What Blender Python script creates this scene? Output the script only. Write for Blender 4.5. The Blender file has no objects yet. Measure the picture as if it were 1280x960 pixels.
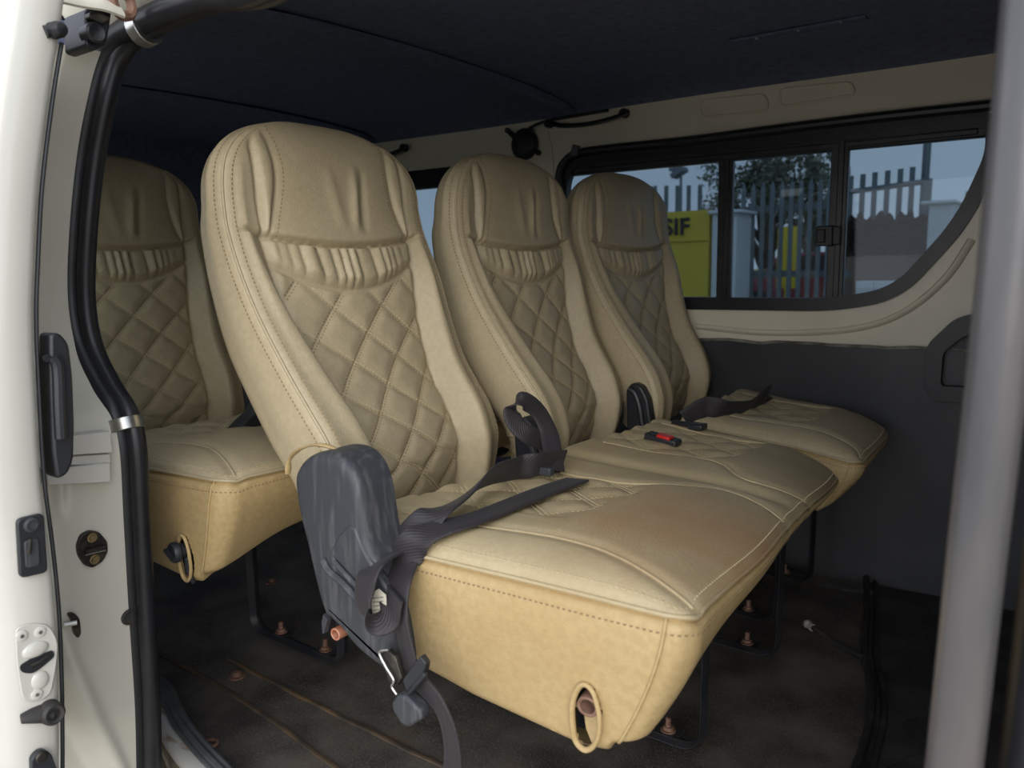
import bpy, bmesh, math, random
import numpy as np
from mathutils import Vector, Matrix
random.seed(7)
rng = np.random.default_rng(7)
SC = bpy.context.scene
COL = SC.collection

# ---------------------------------------------------------------- camera
# rows = world axes (X forward in the van, Y across the van, Z up) in camera axes (right, down, forward)
RC = np.array([[0.807253615, 0.0740271445, -0.5855438352],
               [0.5899798739, -0.1285940764, 0.7971118567],
               [-0.0162895541, -0.9889305058, -0.1474825585]])
FPX = 985.633
CAM = np.array([0.0, 0.0, 0.78])
cam_data = bpy.data.cameras.new('camera')
cam = bpy.data.objects.new('camera', cam_data)
COL.objects.link(cam)
M = Matrix.Identity(4)
for r in range(3):
    M[r][0], M[r][1], M[r][2] = RC[r][0], -RC[r][1], -RC[r][2]
    M[r][3] = CAM[r]
cam.matrix_world = M
cam_data.sensor_width = 36.0
cam_data.lens = 36.0 * FPX / 1280.0
cam_data.clip_start = 0.02
cam_data.clip_end = 300
cam_data.dof.use_dof = True
cam_data.dof.focus_distance = 1.15
cam_data.dof.aperture_fstop = 7.0
SC.camera = cam

# ---------------------------------------------------------------- light
SKY_LOW, SKY_HIGH, SKY_STRENGTH = (0.98, 0.98, 1.0), (0.47, 0.52, 0.62), 1.7
SUN_STRENGTH = 1.3
SC.view_settings.view_transform = 'Standard'
SC.view_settings.look = 'None'
SC.view_settings.gamma = 1.0
SC.view_settings.exposure = 0.55
SC.view_settings.use_curve_mapping = False
world = bpy.data.worlds.new('overcast_sky')
SC.world = world
world.use_nodes = True
wn, wl = world.node_tree.nodes, world.node_tree.links
wn.clear()
w_out = wn.new('ShaderNodeOutputWorld')
w_bg = wn.new('ShaderNodeBackground')
w_bg.inputs['Strength'].default_value = SKY_STRENGTH
w_tc = wn.new('ShaderNodeTexCoord')
w_sep = wn.new('ShaderNodeSeparateXYZ')
w_noise = wn.new('ShaderNodeTexNoise')
w_noise.inputs['Scale'].default_value = 2.6
w_noise.inputs['Detail'].default_value = 6
w_add = wn.new('ShaderNodeMath'); w_add.operation = 'MULTIPLY_ADD'
w_add.inputs[1].default_value = 0.9; w_add.inputs[2].default_value = -0.25
w_sum = wn.new('ShaderNodeMath'); w_sum.operation = 'ADD'
w_ramp = wn.new('ShaderNodeValToRGB')
w_ramp.color_ramp.elements[0].position = 0.05
w_ramp.color_ramp.elements[0].color = (*SKY_LOW, 1)
w_ramp.color_ramp.elements[1].position = 0.75
w_ramp.color_ramp.elements[1].color = (*SKY_HIGH, 1)
wl.new(w_tc.outputs['Generated'], w_noise.inputs['Vector'])
wl.new(w_tc.outputs['Generated'], w_sep.inputs[0])
wl.new(w_noise.outputs['Fac'], w_add.inputs[0])
wl.new(w_add.outputs[0], w_sum.inputs[0])
wl.new(w_sep.outputs['Z'], w_sum.inputs[1])
wl.new(w_sum.outputs[0], w_ramp.inputs[0])
wl.new(w_ramp.outputs[0], w_bg.inputs['Color'])
wl.new(w_bg.outputs[0], w_out.inputs['Surface'])

sun_data = bpy.data.lights.new('hazy_sun', 'SUN')
sun_data.energy = SUN_STRENGTH
sun_data.angle = math.radians(50)
sun_data.color = (1.0, 0.96, 0.88)
sun = bpy.data.objects.new('hazy_sun', sun_data)
sun.rotation_euler = Vector((-0.50, 0.76, -0.40)).to_track_quat('-Z', 'Y').to_euler()
COL.objects.link(sun)

# ---------------------------------------------------------------- places read off the photograph
def ray(p):
    return RC @ np.array([(p[0] - 640) / FPX, (p[1] - 480) / FPX, 1.0])
def onY(px, py, y):
    r = ray((px, py)); return CAM + r * (y - CAM[1]) / r[1]
def onX(px, py, x):
    r = ray((px, py)); return CAM + r * (x - CAM[0]) / r[0]
def onZ(px, py, z):
    r = ray((px, py)); return CAM + r * (z - CAM[2]) / r[2]

# ---------------------------------------------------------------- materials
MATS = {}
def mat(name, color, rough=0.5, metal=0.0, var=0.0, vscale=8.0, color2=None, bump=0.0, bscale=200.0, spec=0.5, coat=0.0,
        emit=None, detail=4.0, stretch=None, lo=0.35, hi=0.65):
    m = bpy.data.materials.new(name); m.use_nodes = True
    nt = m.node_tree; n = nt.nodes; l = nt.links
    b = n['Principled BSDF']
    b.inputs['Base Color'].default_value = (*color, 1)
    b.inputs['Roughness'].default_value = rough
    b.inputs['Metallic'].default_value = metal
    b.inputs['Specular IOR Level'].default_value = spec
    b.inputs['Coat Weight'].default_value = coat
    tc = n.new('ShaderNodeTexCoord')
    vec = tc.outputs['Object']
    if stretch:
        mp = n.new('ShaderNodeMapping'); mp.inputs['Scale'].default_value = stretch
        l.new(vec, mp.inputs['Vector']); vec = mp.outputs['Vector']
    if color2 or var:
        t = n.new('ShaderNodeTexNoise'); t.inputs['Scale'].default_value = vscale; t.inputs['Detail'].default_value = detail
        l.new(vec, t.inputs['Vector'])
        r = n.new('ShaderNodeValToRGB')
        c2 = color2 or tuple(min(1, c * (1 + var)) for c in color)
        c1 = color if color2 else tuple(c * (1 - var) for c in color)
        r.color_ramp.elements[0].position = lo; r.color_ramp.elements[0].color = (*c1, 1)
        r.color_ramp.elements[1].position = hi; r.color_ramp.elements[1].color = (*c2, 1)
        l.new(t.outputs['Fac'], r.inputs[0]); l.new(r.outputs[0], b.inputs['Base Color'])
    if bump:
        t2 = n.new('ShaderNodeTexNoise'); t2.inputs['Scale'].default_value = bscale; t2.inputs['Detail'].default_value = 3
        l.new(vec, t2.inputs['Vector'])
        bp = n.new('ShaderNodeBump'); bp.inputs['Strength'].default_value = bump; bp.inputs['Distance'].default_value = 0.002
        l.new(t2.outputs['Fac'], bp.inputs['Height']); l.new(bp.outputs[0], b.inputs['Normal'])
    if emit:
        b.inputs['Emission Color'].default_value = (*emit[:3], 1); b.inputs['Emission Strength'].default_value = emit[3]
    MATS[name] = m
    return m

def leather(name, c1, c2, dirt, dirt_amt=0.35, stains=()):
    """Soft vinyl: two tones, grime in large soft blotches, fine pebble grain."""
    m = bpy.data.materials.new(name); m.use_nodes = True
    n = m.node_tree.nodes; l = m.node_tree.links
    b = n['Principled BSDF']; b.inputs['Roughness'].default_value = 0.46; b.inputs['Specular IOR Level'].default_value = 0.36
    tc = n.new('ShaderNodeTexCoord')
    def noise(scale, det=4):
        t = n.new('ShaderNodeTexNoise'); t.inputs['Scale'].default_value = scale; t.inputs['Detail'].default_value = det
        l.new(tc.outputs['Object'], t.inputs['Vector']); return t
    def mix(fac, a, bb):
        x = n.new('ShaderNodeMix'); x.data_type = 'RGBA'
        for k, v in (('Factor', fac), (6, a), (7, bb)):
            s = x.inputs[k] if k == 'Factor' else x.inputs[k]
            if isinstance(v, tuple): s.default_value = (*v, 1)
            elif isinstance(v, float): s.default_value = v
            else: l.new(v, s)
        return x.outputs[2]
    def ramp(v, lo, hi, top=1.0):
        x = n.new('ShaderNodeMapRange'); x.inputs['From Min'].default_value = lo; x.inputs['From Max'].default_value = hi
        x.inputs['To Max'].default_value = top
        x.interpolation_type = 'SMOOTHSTEP'
        l.new(v, x.inputs['Value']); return x.outputs[0]
    colr = mix(ramp(noise(120, 3).outputs['Fac'], .35, .65), c1, c2)
    colr = mix(ramp(noise(7, 6).outputs['Fac'], .48, .72, dirt_amt), colr, dirt)
    for (cx, cy, cz, rx, ry, rz, c, amt) in stains:      # worn and soiled places, in object metres
        mp = n.new('ShaderNodeMapping'); mp.vector_type = 'POINT'
        mp.inputs['Location'].default_value = (-cx / rx, -cy / ry, -cz / rz)
        mp.inputs['Scale'].default_value = (1 / rx, 1 / ry, 1 / rz)
        l.new(tc.outputs['Object'], mp.inputs['Vector'])
        ln = n.new('ShaderNodeVectorMath'); ln.operation = 'LENGTH'; l.new(mp.outputs[0], ln.inputs[0])
        ad = n.new('ShaderNodeMath'); ad.operation = 'MULTIPLY_ADD'; ad.inputs[1].default_value = 0.9
        l.new(noise(14, 5).outputs['Fac'], ad.inputs[0]); l.new(ln.outputs['Value'], ad.inputs[2])
        x = n.new('ShaderNodeMapRange'); x.interpolation_type = 'SMOOTHSTEP'
        x.inputs['From Min'].default_value = 1.5; x.inputs['From Max'].default_value = 0.55
        x.inputs['To Min'].default_value = 0.0; x.inputs['To Max'].default_value = amt
        l.new(ad.outputs[0], x.inputs['Value'])
        colr = mix(x.outputs[0], colr, c)
    l.new(colr, b.inputs['Base Color'])
    v = n.new('ShaderNodeTexVoronoi'); v.inputs['Scale'].default_value = 420; l.new(tc.outputs['Object'], v.inputs['Vector'])
    bp = n.new('ShaderNodeBump'); bp.inputs['Strength'].default_value = 0.22; bp.inputs['Distance'].default_value = 0.0012
    l.new(v.outputs['Distance'], bp.inputs['Height'])
    bp2 = n.new('ShaderNodeBump'); bp2.inputs['Strength'].default_value = 0.12; bp2.inputs['Distance'].default_value = 0.006
    l.new(noise(26, 4).outputs['Fac'], bp2.inputs['Height']); l.new(bp.outputs[0], bp2.inputs['Normal'])
    l.new(bp2.outputs[0], b.inputs['Normal'])
    MATS[name] = m
    return m

LE_TOP = leather('beige_vinyl', (0.435, 0.36, 0.23), (0.47, 0.39, 0.25), (0.39, 0.31, 0.185), 0.35)
LE_CUSH = leather('beige_vinyl_cushion', (0.46, 0.37, 0.22), (0.49, 0.40, 0.24), (0.41, 0.30, 0.165), 0.4,
                  stains=[(0.17, -0.25, 0.47, 0.20, 0.24, 0.3, (0.40, 0.25, 0.125), 0.9),
                          (0.16, 0.22, 0.43, 0.15, 0.20, 0.2, (0.32, 0.245, 0.135), 0.8)])
LE_SIDE = leather('tan_vinyl_side', (0.45, 0.325, 0.155), (0.495, 0.365, 0.18), (0.41, 0.275, 0.115), 0.4)
THREAD = mat('tan_thread', (0.27, 0.19, 0.10), 0.8)
THREAD_L = mat('pale_thread', (0.52, 0.43, 0.26), 0.7)
BLACK_PL = mat('black_plastic', (0.018, 0.020, 0.024), 0.42, bump=0.15, bscale=500)
GREY_PL = mat('scuffed_dark_plastic', (0.040, 0.043, 0.050), 0.5, color2=(0.10, 0.10, 0.105), vscale=20, stretch=(6, 6, 0.7), lo=.5, hi=.75, bump=.2, bscale=300)
RUBBER = mat('black_rubber', (0.013, 0.014, 0.017), 0.38, var=.2, vscale=30)
RUBBER_D = mat('dusty_rubber', (0.022, 0.021, 0.020), 0.6, color2=(0.06, 0.052, 0.045), vscale=25, lo=.5, hi=.8)
CREAM = mat('cream_paint', (0.60, 0.58, 0.50), 0.28, var=.03, vscale=5, coat=.3)
CREAM_IN = mat('cream_inner_paint', (0.80, 0.74, 0.58), 0.35, var=.05, vscale=6)
WHITE_DOOR = mat('ivory_door_paint', (0.58, 0.565, 0.51), 0.25, var=.02, vscale=4, coat=.3)
LINER = mat('dark_headliner', (0.12, 0.14, 0.215), 0.85, var=.15, vscale=60, bump=.2, bscale=400)
PANEL_DK = mat('charcoal_painted_panel', (0.030, 0.032, 0.036), 0.45, color2=(0.05, 0.052, 0.056), vscale=5, bump=.15, bscale=30)
STEEL = mat('bright_steel', (0.55, 0.55, 0.53), 0.32, 1.0, var=.15, vscale=40)
RUST = mat('rusty_steel', (0.13, 0.065, 0.042), 0.75, color2=(0.26, 0.15, 0.105), vscale=60, bump=.4, bscale=200)
FRAME_BLK = mat('black_enamel_steel', (0.014, 0.016, 0.020), 0.35, color2=(0.03, 0.03, 0.034), vscale=20)
WEB = None
POST_MAT = mat('worn_grey_post_paint', (0.085, 0.085, 0.09), 0.3, color2=(0.15, 0.135, 0.13), vscale=9, stretch=(3, 3, .6), metal=.3, bump=.1, bscale=60)
GOLD_BOLT = mat('yellow_zinc_bolt', (0.42, 0.32, 0.16), 0.4, .7, var=.3, vscale=60)
GREASE = mat('greasy_black_metal', (0.025, 0.022, 0.019), 0.4, .3, color2=(0.09, 0.075, 0.055), vscale=70, lo=.5, hi=.75)
RED_PL = mat('red_press_button', (0.62, 0.02, 0.02), 0.35)
LABEL_M = mat('care_label_cloth', (0.62, 0.58, 0.47), 0.8, var=.08, vscale=60)
INK = mat('label_ink', (0.10, 0.10, 0.10), 0.8)

def webbing():
    m = bpy.data.materials.new('black_webbing'); m.use_nodes = True
    n = m.node_tree.nodes; l = m.node_tree.links; b = n['Principled BSDF']
    b.inputs['Roughness'].default_value = 0.6; b.inputs['Base Color'].default_value = (0.022, 0.018, 0.021, 1)
    b.inputs['Sheen Weight'].default_value = 0.05
    uv = n.new('ShaderNodeUVMap')
    w = n.new('ShaderNodeTexWave'); w.inputs['Scale'].default_value = 130; w.bands_direction = 'DIAGONAL'
    l.new(uv.outputs[0], w.inputs['Vector'])
    bp = n.new('ShaderNodeBump'); bp.inputs['Strength'].default_value = 0.35; bp.inputs['Distance'].default_value = 0.0008
    l.new(w.outputs['Fac'], bp.inputs['Height']); l.new(bp.outputs[0], b.inputs['Normal'])
    return m
WEB = webbing()

def glass(name, tint, refl=0.02):
    m = bpy.data.materials.new(name); m.use_nodes = True
    n = m.node_tree.nodes; l = m.node_tree.links; n.clear()
    o = n.new('ShaderNodeOutputMaterial'); t = n.new('ShaderNodeBsdfTransparent'); g = n.new('ShaderNodeBsdfGlossy')
    t.inputs[0].default_value = (*tint, 1); g.inputs['Roughness'].default_value = 0.02
    g.inputs['Color'].default_value = (.8, .85, .9, 1)
    x = n.new('ShaderNodeMixShader'); x.inputs[0].default_value = refl
    l.new(t.outputs[0], x.inputs[1]); l.new(g.outputs[0], x.inputs[2]); l.new(x.outputs[0], o.inputs[0])
    return m
CLEAR = glass('clear_window_glass', (0.85, 0.88, 0.88), .04)
TINT = glass('tinted_window_glass', (0.29, 0.345, 0.39))

# ---------------------------------------------------------------- mesh helpers
class MB:
    def __init__(self):
        self.v = []; self.f = []; self.m = []; self.uv = {}
    def add(self, verts, faces, mi=0):
        o = len(self.v)
        self.v += [tuple(map(float, p)) for p in verts]
        for f in faces:
            self.f.append(tuple(i + o for i in f)); self.m.append(mi)
        return self
    def grid(self, P, mi=0, flip=False, closed_u=False, closed_v=False):
        nu, nv = len(P), len(P[0]); F = []
        for i in range(nu - (0 if closed_u else 1)):
            for j in range(nv - (0 if closed_v else 1)):
                a, b, c, d = i * nv + j, ((i + 1) % nu) * nv + j, ((i + 1) % nu) * nv + (j + 1) % nv, i * nv + (j + 1) % nv
                F.append((a, d, c, b) if flip else (a, b, c, d))
        return self.add([p for row in P for p in row], F, mi)
    def box(self, c, s, rot=None, mi=0):
        c = Vector(c); R3 = rot if rot is not None else Matrix.Identity(3)
        V = [c + R3 @ Vector((x * s[0] / 2, y * s[1] / 2, z * s[2] / 2)) for x in (-1, 1) for y in (-1, 1) for z in (-1, 1)]
        return self.add(V, [(0, 1, 3, 2), (4, 6, 7, 5), (0, 4, 5, 1), (2, 3, 7, 6), (0, 2, 6, 4), (1, 5, 7, 3)], mi)
    def tube(self, path, r, seg=12, closed=False, caps=True, mi=0, flat=None, up=None):
        P = [Vector(p) for p in path]; n = len(P)
        rr = r if hasattr(r, '__len__') else [r] * n
        rows = []; prev = None
        for i in range(n):
            if closed: t = P[(i + 1) % n] - P[i - 1]
            else: t = P[min(i + 1, n - 1)] - P[max(i - 1, 0)]
            t.normalize()
            if up is not None:
                a = (Vector(up) - Vector(up).dot(t) * t).normalized()
            elif prev is None:
                a = t.orthogonal().normalized()
            else:
                a = (prev - prev.dot(t) * t).normalized()
            prev = a; b = t.cross(a)
            fa, fb = flat if flat else (1, 1)
            rows.append([P[i] + a * (math.cos(k * 2 * math.pi / seg) * rr[i] * fa) + b * (math.sin(k * 2 * math.pi / seg) * rr[i] * fb) for k in range(seg)])
        o = len(self.v)
        self.grid(rows, mi, closed_u=closed, closed_v=True)
        if caps and not closed:
            self.f.append(tuple(o + k for k in range(seg))); self.m.append(mi)
            self.f.append(tuple(o + (n - 1) * seg + k for k in reversed(range(seg)))); self.m.append(mi)
        return self
    def cyl(self, p0, p1, r, seg=24, mi=0, r1=None):
        return self.tube([p0, p1], [r, r if r1 is None else r1], seg, mi=mi)
    def lathe(self, base, axis, prof, seg=28, mi=0):
        """prof: list of (distance along axis, radius)"""
        b = Vector(base); a = Vector(axis).normalized(); u = a.orthogonal().normalized(); w = a.cross(u)
        rows = [[b + a * h + u * (r * math.cos(k * 2 * math.pi / seg)) + w * (r * math.sin(k * 2 * math.pi / seg)) for k in range(seg)] for h, r in prof]
        o = len(self.v)
        self.grid(rows, mi, closed_v=True)
        n = len(prof)
        self.f.append(tuple(o + k for k in reversed(range(seg)))); self.m.append(mi)
        self.f.append(tuple(o + (n - 1) * seg + k for k in range(seg))); self.m.append(mi)
        return self
    def torus(self, c, axis, R, r, seg=40, seg2=10, mi=0, sx=1.0):
        a = Vector(axis).normalized(); u = a.orthogonal().normalized(); w = a.cross(u)
        path = [Vector(c) + u * (R * sx * math.cos(k * 2 * math.pi / seg)) + w * (R * math.sin(k * 2 * math.pi / seg)) for k in range(seg)]
        return self.tube(path, r, seg2, closed=True, mi=mi)
    def ball(self, c, r, mi=0, seg=16, sc=(1, 1, 1)):
        rows = []
        for i in range(seg // 2 + 1):
            th = math.pi * i / (seg // 2)
            rows.append([(c[0] + sc[0] * r * math.sin(th) * math.cos(2 * math.pi * k / seg), c[1] + sc[1] * r * math.sin(th) * math.sin(2 * math.pi * k / seg), c[2] + sc[2] * r * math.cos(th)) for k in range(seg)])
        return self.grid(rows, mi, closed_v=True, flip=True)
    def prism(self, pts, d, mi=0):
        """closed 3-D polygon pts swept by vector d (both ends capped)"""
        n = len(pts); d = Vector(d)
        V = [Vector(p) for p in pts] + [Vector(p) + d for p in pts]
        F = [tuple(reversed(range(n))), tuple(range(n, 2 * n))] + [(i, (i + 1) % n, (i + 1) % n + n, i + n) for i in range(n)]
        return self.add(V, F, mi)
    def build(self, name, mats, parent=None, smooth=35, bevel=0.0, bseg=2, subsurf=0, label=None, kind=None):
        me = bpy.data.meshes.new(name)
        loc = Vector((0, 0, 0))
        if parent is not None:
            pw = parent
            while pw is not None:
                loc = loc + pw.location; pw = pw.parent
        V = np.array(self.v, float)
        if len(V): V = V - np.array(loc)
        me.from_pydata(V.tolist(), [], self.f)
        mats = mats if isinstance(mats, (list, tuple)) else [mats]
        for m in mats: me.materials.append(m)
        me.polygons.foreach_set('material_index', self.m)
        bm = bmesh.new(); bm.from_mesh(me)
        bmesh.ops.recalc_face_normals(bm, faces=bm.faces)
        bm.to_mesh(me); bm.free()
        if smooth:
            me.polygons.foreach_set('use_smooth', [True] * len(me.polygons))
            me.set_sharp_from_angle(angle=math.radians(smooth))
        o = bpy.data.objects.new(name, me); COL.objects.link(o)
        if bevel:
            b = o.modifiers.new('bevel', 'BEVEL'); b.width = bevel; b.segments = bseg; b.limit_method = 'ANGLE'; b.angle_limit = math.radians(40)
            b.harden_normals = False
        if subsurf:
            s = o.modifiers.new('subd', 'SUBSURF'); s.levels = subsurf; s.render_levels = subsurf
        if parent is not None: o.parent = parent
        if label: o['label'] = label
        if kind: o['kind'] = kind
        return o

def tag(o, label, cat=None, group=None, kind=None):
    o['label'] = label
    if cat: o['category'] = cat
    if group: o['group'] = group
    if kind: o['kind'] = kind
    return o
def thing(name, loc, label, cat, group=None):
    o = bpy.data.objects.new(name, None); o.empty_display_size = 0.05
    COL.objects.link(o); o.location = loc
    return tag(o, label, cat, group)
def structure(o, label=None):
    o['kind'] = 'structure'
    if label: o['label'] = label
    return o
def copy_tree(o, parent=None):
    c = o.copy(); COL.objects.link(c); c.parent = parent
    for ch in o.children: copy_tree(ch, c)
    return c

def spline(pts, n=40, closed=False):
    """Catmull-Rom through pts"""
    P = [np.array(p, float) for p in pts]; out = []
    m = len(P); segs = m if closed else m - 1
    for i in range(segs):
        p1, p2 = P[i], P[(i + 1) % m]
        p0 = P[i - 1] if (closed or i > 0) else 2 * p1 - p2
        p3 = P[(i + 2) % m] if (closed or i + 2 < m) else 2 * p2 - p1
        k = max(2, n // segs)
        for t in np.arange(k) / k:
            out.append(0.5 * ((2 * p1) + (-p0 + p2) * t + (2 * p0 - 5 * p1 + 4 * p2 - p3) * t * t + (-p0 + 3 * p1 - 3 * p2 + p3) * t ** 3))
    if not closed: out.append(P[-1])
    return out

def ribbon(mb, pts, widths, half=0.024, th=0.0016, n=90, mi=0):
    """Flat strap: centre points with a width direction at each; a real thickness."""
    C = np.array(spline(pts, n)); W = np.array(spline(widths, n))
    W = W / np.linalg.norm(W, axis=1)[:, None]
    T = np.gradient(C, axis=0); T /= np.linalg.norm(T, axis=1)[:, None]
    W = W - (W * T).sum(1)[:, None] * T; W /= np.linalg.norm(W, axis=1)[:, None]
    N = np.cross(T, W)
    rows = []
    for c, w, nn in zip(C, W, N):
        row = [c + w * half * u + nn * th * s for u, s in ((-1, -.4), (-.93, -1), (-.5, -1), (0, -1), (.5, -1), (.93, -1), (1, -.4), (1, .4), (.93, 1), (.5, 1), (0, 1), (-.5, 1), (-.93, 1), (-1, .4))]
        rows.append(row)
    o = len(mb.v); k = 14
    mb.grid(rows, mi, closed_v=True)
    mb.f.append(tuple(o + i for i in range(k))); mb.m.append(mi)
    mb.f.append(tuple(o + (len(rows) - 1) * k + i for i in reversed(range(k)))); mb.m.append(mi)
    return mb
def strap(name, pts, widths, parent, half=0.024, n=90, th=0.0016):
    mb = MB(); ribbon(mb, pts, widths, half, th, n)
    o = mb.build(name, WEB, parent, smooth=60)
    me = o.data; uvl = me.uv_layers.new(name='UVMap')
    k = 14; uu = [(-1), (-.93), (-.5), 0, .5, .93, 1, 1, .93, .5, 0, -.5, -.93, -1]
    C = np.array(spline(pts, n)); L = np.concatenate([[0], np.cumsum(np.linalg.norm(np.diff(C, axis=0), axis=1))])
    nv = len(C)
    for lp in me.loops:
        i = lp.vertex_index
        uvl.data[lp.index].uv = (uu[i % k] * half, float(L[min(i // k, nv - 1)]))
    return o

def stitches(mb, P, N, length=0.0042, gap=0.0022, w=0.0008, h=0.0007, mi=0):
    """little thread dashes along a polyline P with surface normals N"""
    P = np.asarray(P); N = np.asarray(N)
    L = np.concatenate([[0], np.cumsum(np.linalg.norm(np.diff(P, axis=0), axis=1))])
    s = 0.0
    while s + length < L[-1]:
        a = [np.interp(s, L, P[:, k]) for k in range(3)]; b = [np.interp(s + length, L, P[:, k]) for k in range(3)]
        nn = np.array([np.interp(s + length / 2, L, N[:, k]) for k in range(3)]); nn /= np.linalg.norm(nn)
        a, b = np.array(a), np.array(b); t = b - a
        if np.linalg.norm(t) > 1e-6:
            t /= np.linalg.norm(t); c = np.cross(nn, t) * w
            mid = (a + b) / 2
            mb.add([a - c * .6 - nn * h, a + c * .6 - nn * h, b + c * .6 - nn * h, b - c * .6 - nn * h, mid - c + nn * h - t * length * .3, mid + c + nn * h - t * length * .3, mid + c + nn * h + t * length * .3, mid - c + nn * h + t * length * .3],
                   [(4, 5, 6, 7), (0, 1, 5, 4), (1, 2, 6, 5), (2, 3, 7, 6), (3, 0, 4, 7)], mi)
        s += length + gap

def rounded_poly(pts, r=0.01, seg=4):
    """2-D polygon with rounded corners"""
    out = []; n = len(pts)
    for i in range(n):
        p = np.array(pts[i], float); a = np.array(pts[i - 1], float) - p; b = np.array(pts[(i + 1) % n], float) - p
        ri = min(r, np.linalg.norm(a) * .45, np.linalg.norm(b) * .45)
        pa = p + a / np.linalg.norm(a) * ri; pb = p + b / np.linalg.norm(b) * ri
        for k in range(seg + 1):
            t = k / seg
            out.append((1 - t) ** 2 * pa + 2 * t * (1 - t) * p + t * t * pb)
    return out

def sheet(name, outer, holes, depth, mapf, mats, parent=None, bevel=0.0, smooth=30):
    """flat panel with holes: 2-D outline -> solid of a given depth; mapf(a, b, d) gives the 3-D point"""
    cu = bpy.data.curves.new('tmp', 'CURVE'); cu.dimensions = '2D'; cu.fill_mode = 'BOTH'; cu.extrude = depth / 2
    for poly in [outer] + list(holes):
        s = cu.splines.new('POLY'); s.points.add(len(poly) - 1); s.use_cyclic_u = True
        for q, p in zip(s.points, poly): q.co = (p[0], p[1], 0, 1)
    tmp = bpy.data.objects.new('tmp', cu); COL.objects.link(tmp)
    dg = bpy.context.evaluated_depsgraph_get()
    me = bpy.data.meshes.new_from_object(tmp.evaluated_get(dg))
    bpy.data.objects.remove(tmp); bpy.data.curves.remove(cu)
    mb = MB()
    mb.add([mapf(v.co.x, v.co.y, v.co.z) for v in me.vertices], [tuple(p.vertices) for p in me.polygons])
    bpy.data.meshes.remove(me)
    # weld
    o = mb.build(name, mats, parent, smooth=0)
    bm = bmesh.new(); bm.from_mesh(o.data); bmesh.ops.remove_doubles(bm, verts=bm.verts, dist=1e-5)
    bmesh.ops.recalc_face_normals(bm, faces=bm.faces); bm.to_mesh(o.data); bm.free()
    if smooth:
        o.data.polygons.foreach_set('use_smooth', [True] * len(o.data.polygons)); o.data.set_sharp_from_angle(angle=math.radians(smooth))
    if bevel:
        b = o.modifiers.new('bevel', 'BEVEL'); b.width = bevel; b.segments = 2; b.limit_method = 'ANGLE'; b.angle_limit = math.radians(40)
    return o
# ---------------------------------------------------------------- seat backrest (one shape, shared by all the seats)
FRONT = np.array([(-.722, .405), (-.712, .44), (-.706, .475), (-.708, .515), (-.735, .572), (-.805, .648), (-.868, .722), (-.908, .785), (-.932, .838), (-.939, .868), (-.941, .880)])
def resample(P, n):
    D = np.array(spline(P, 400)); L = np.concatenate([[0], np.cumsum(np.linalg.norm(np.diff(D, axis=0), axis=1))])
    s = np.linspace(0, L[-1], n)
    return np.stack([np.interp(s, L, D[:, 0]), np.interp(s, L, D[:, 1])], 1), s
B_ORG = np.array([-.75, 0.0, .45])          # the backrest's own origin, on the seat's centre line

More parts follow.
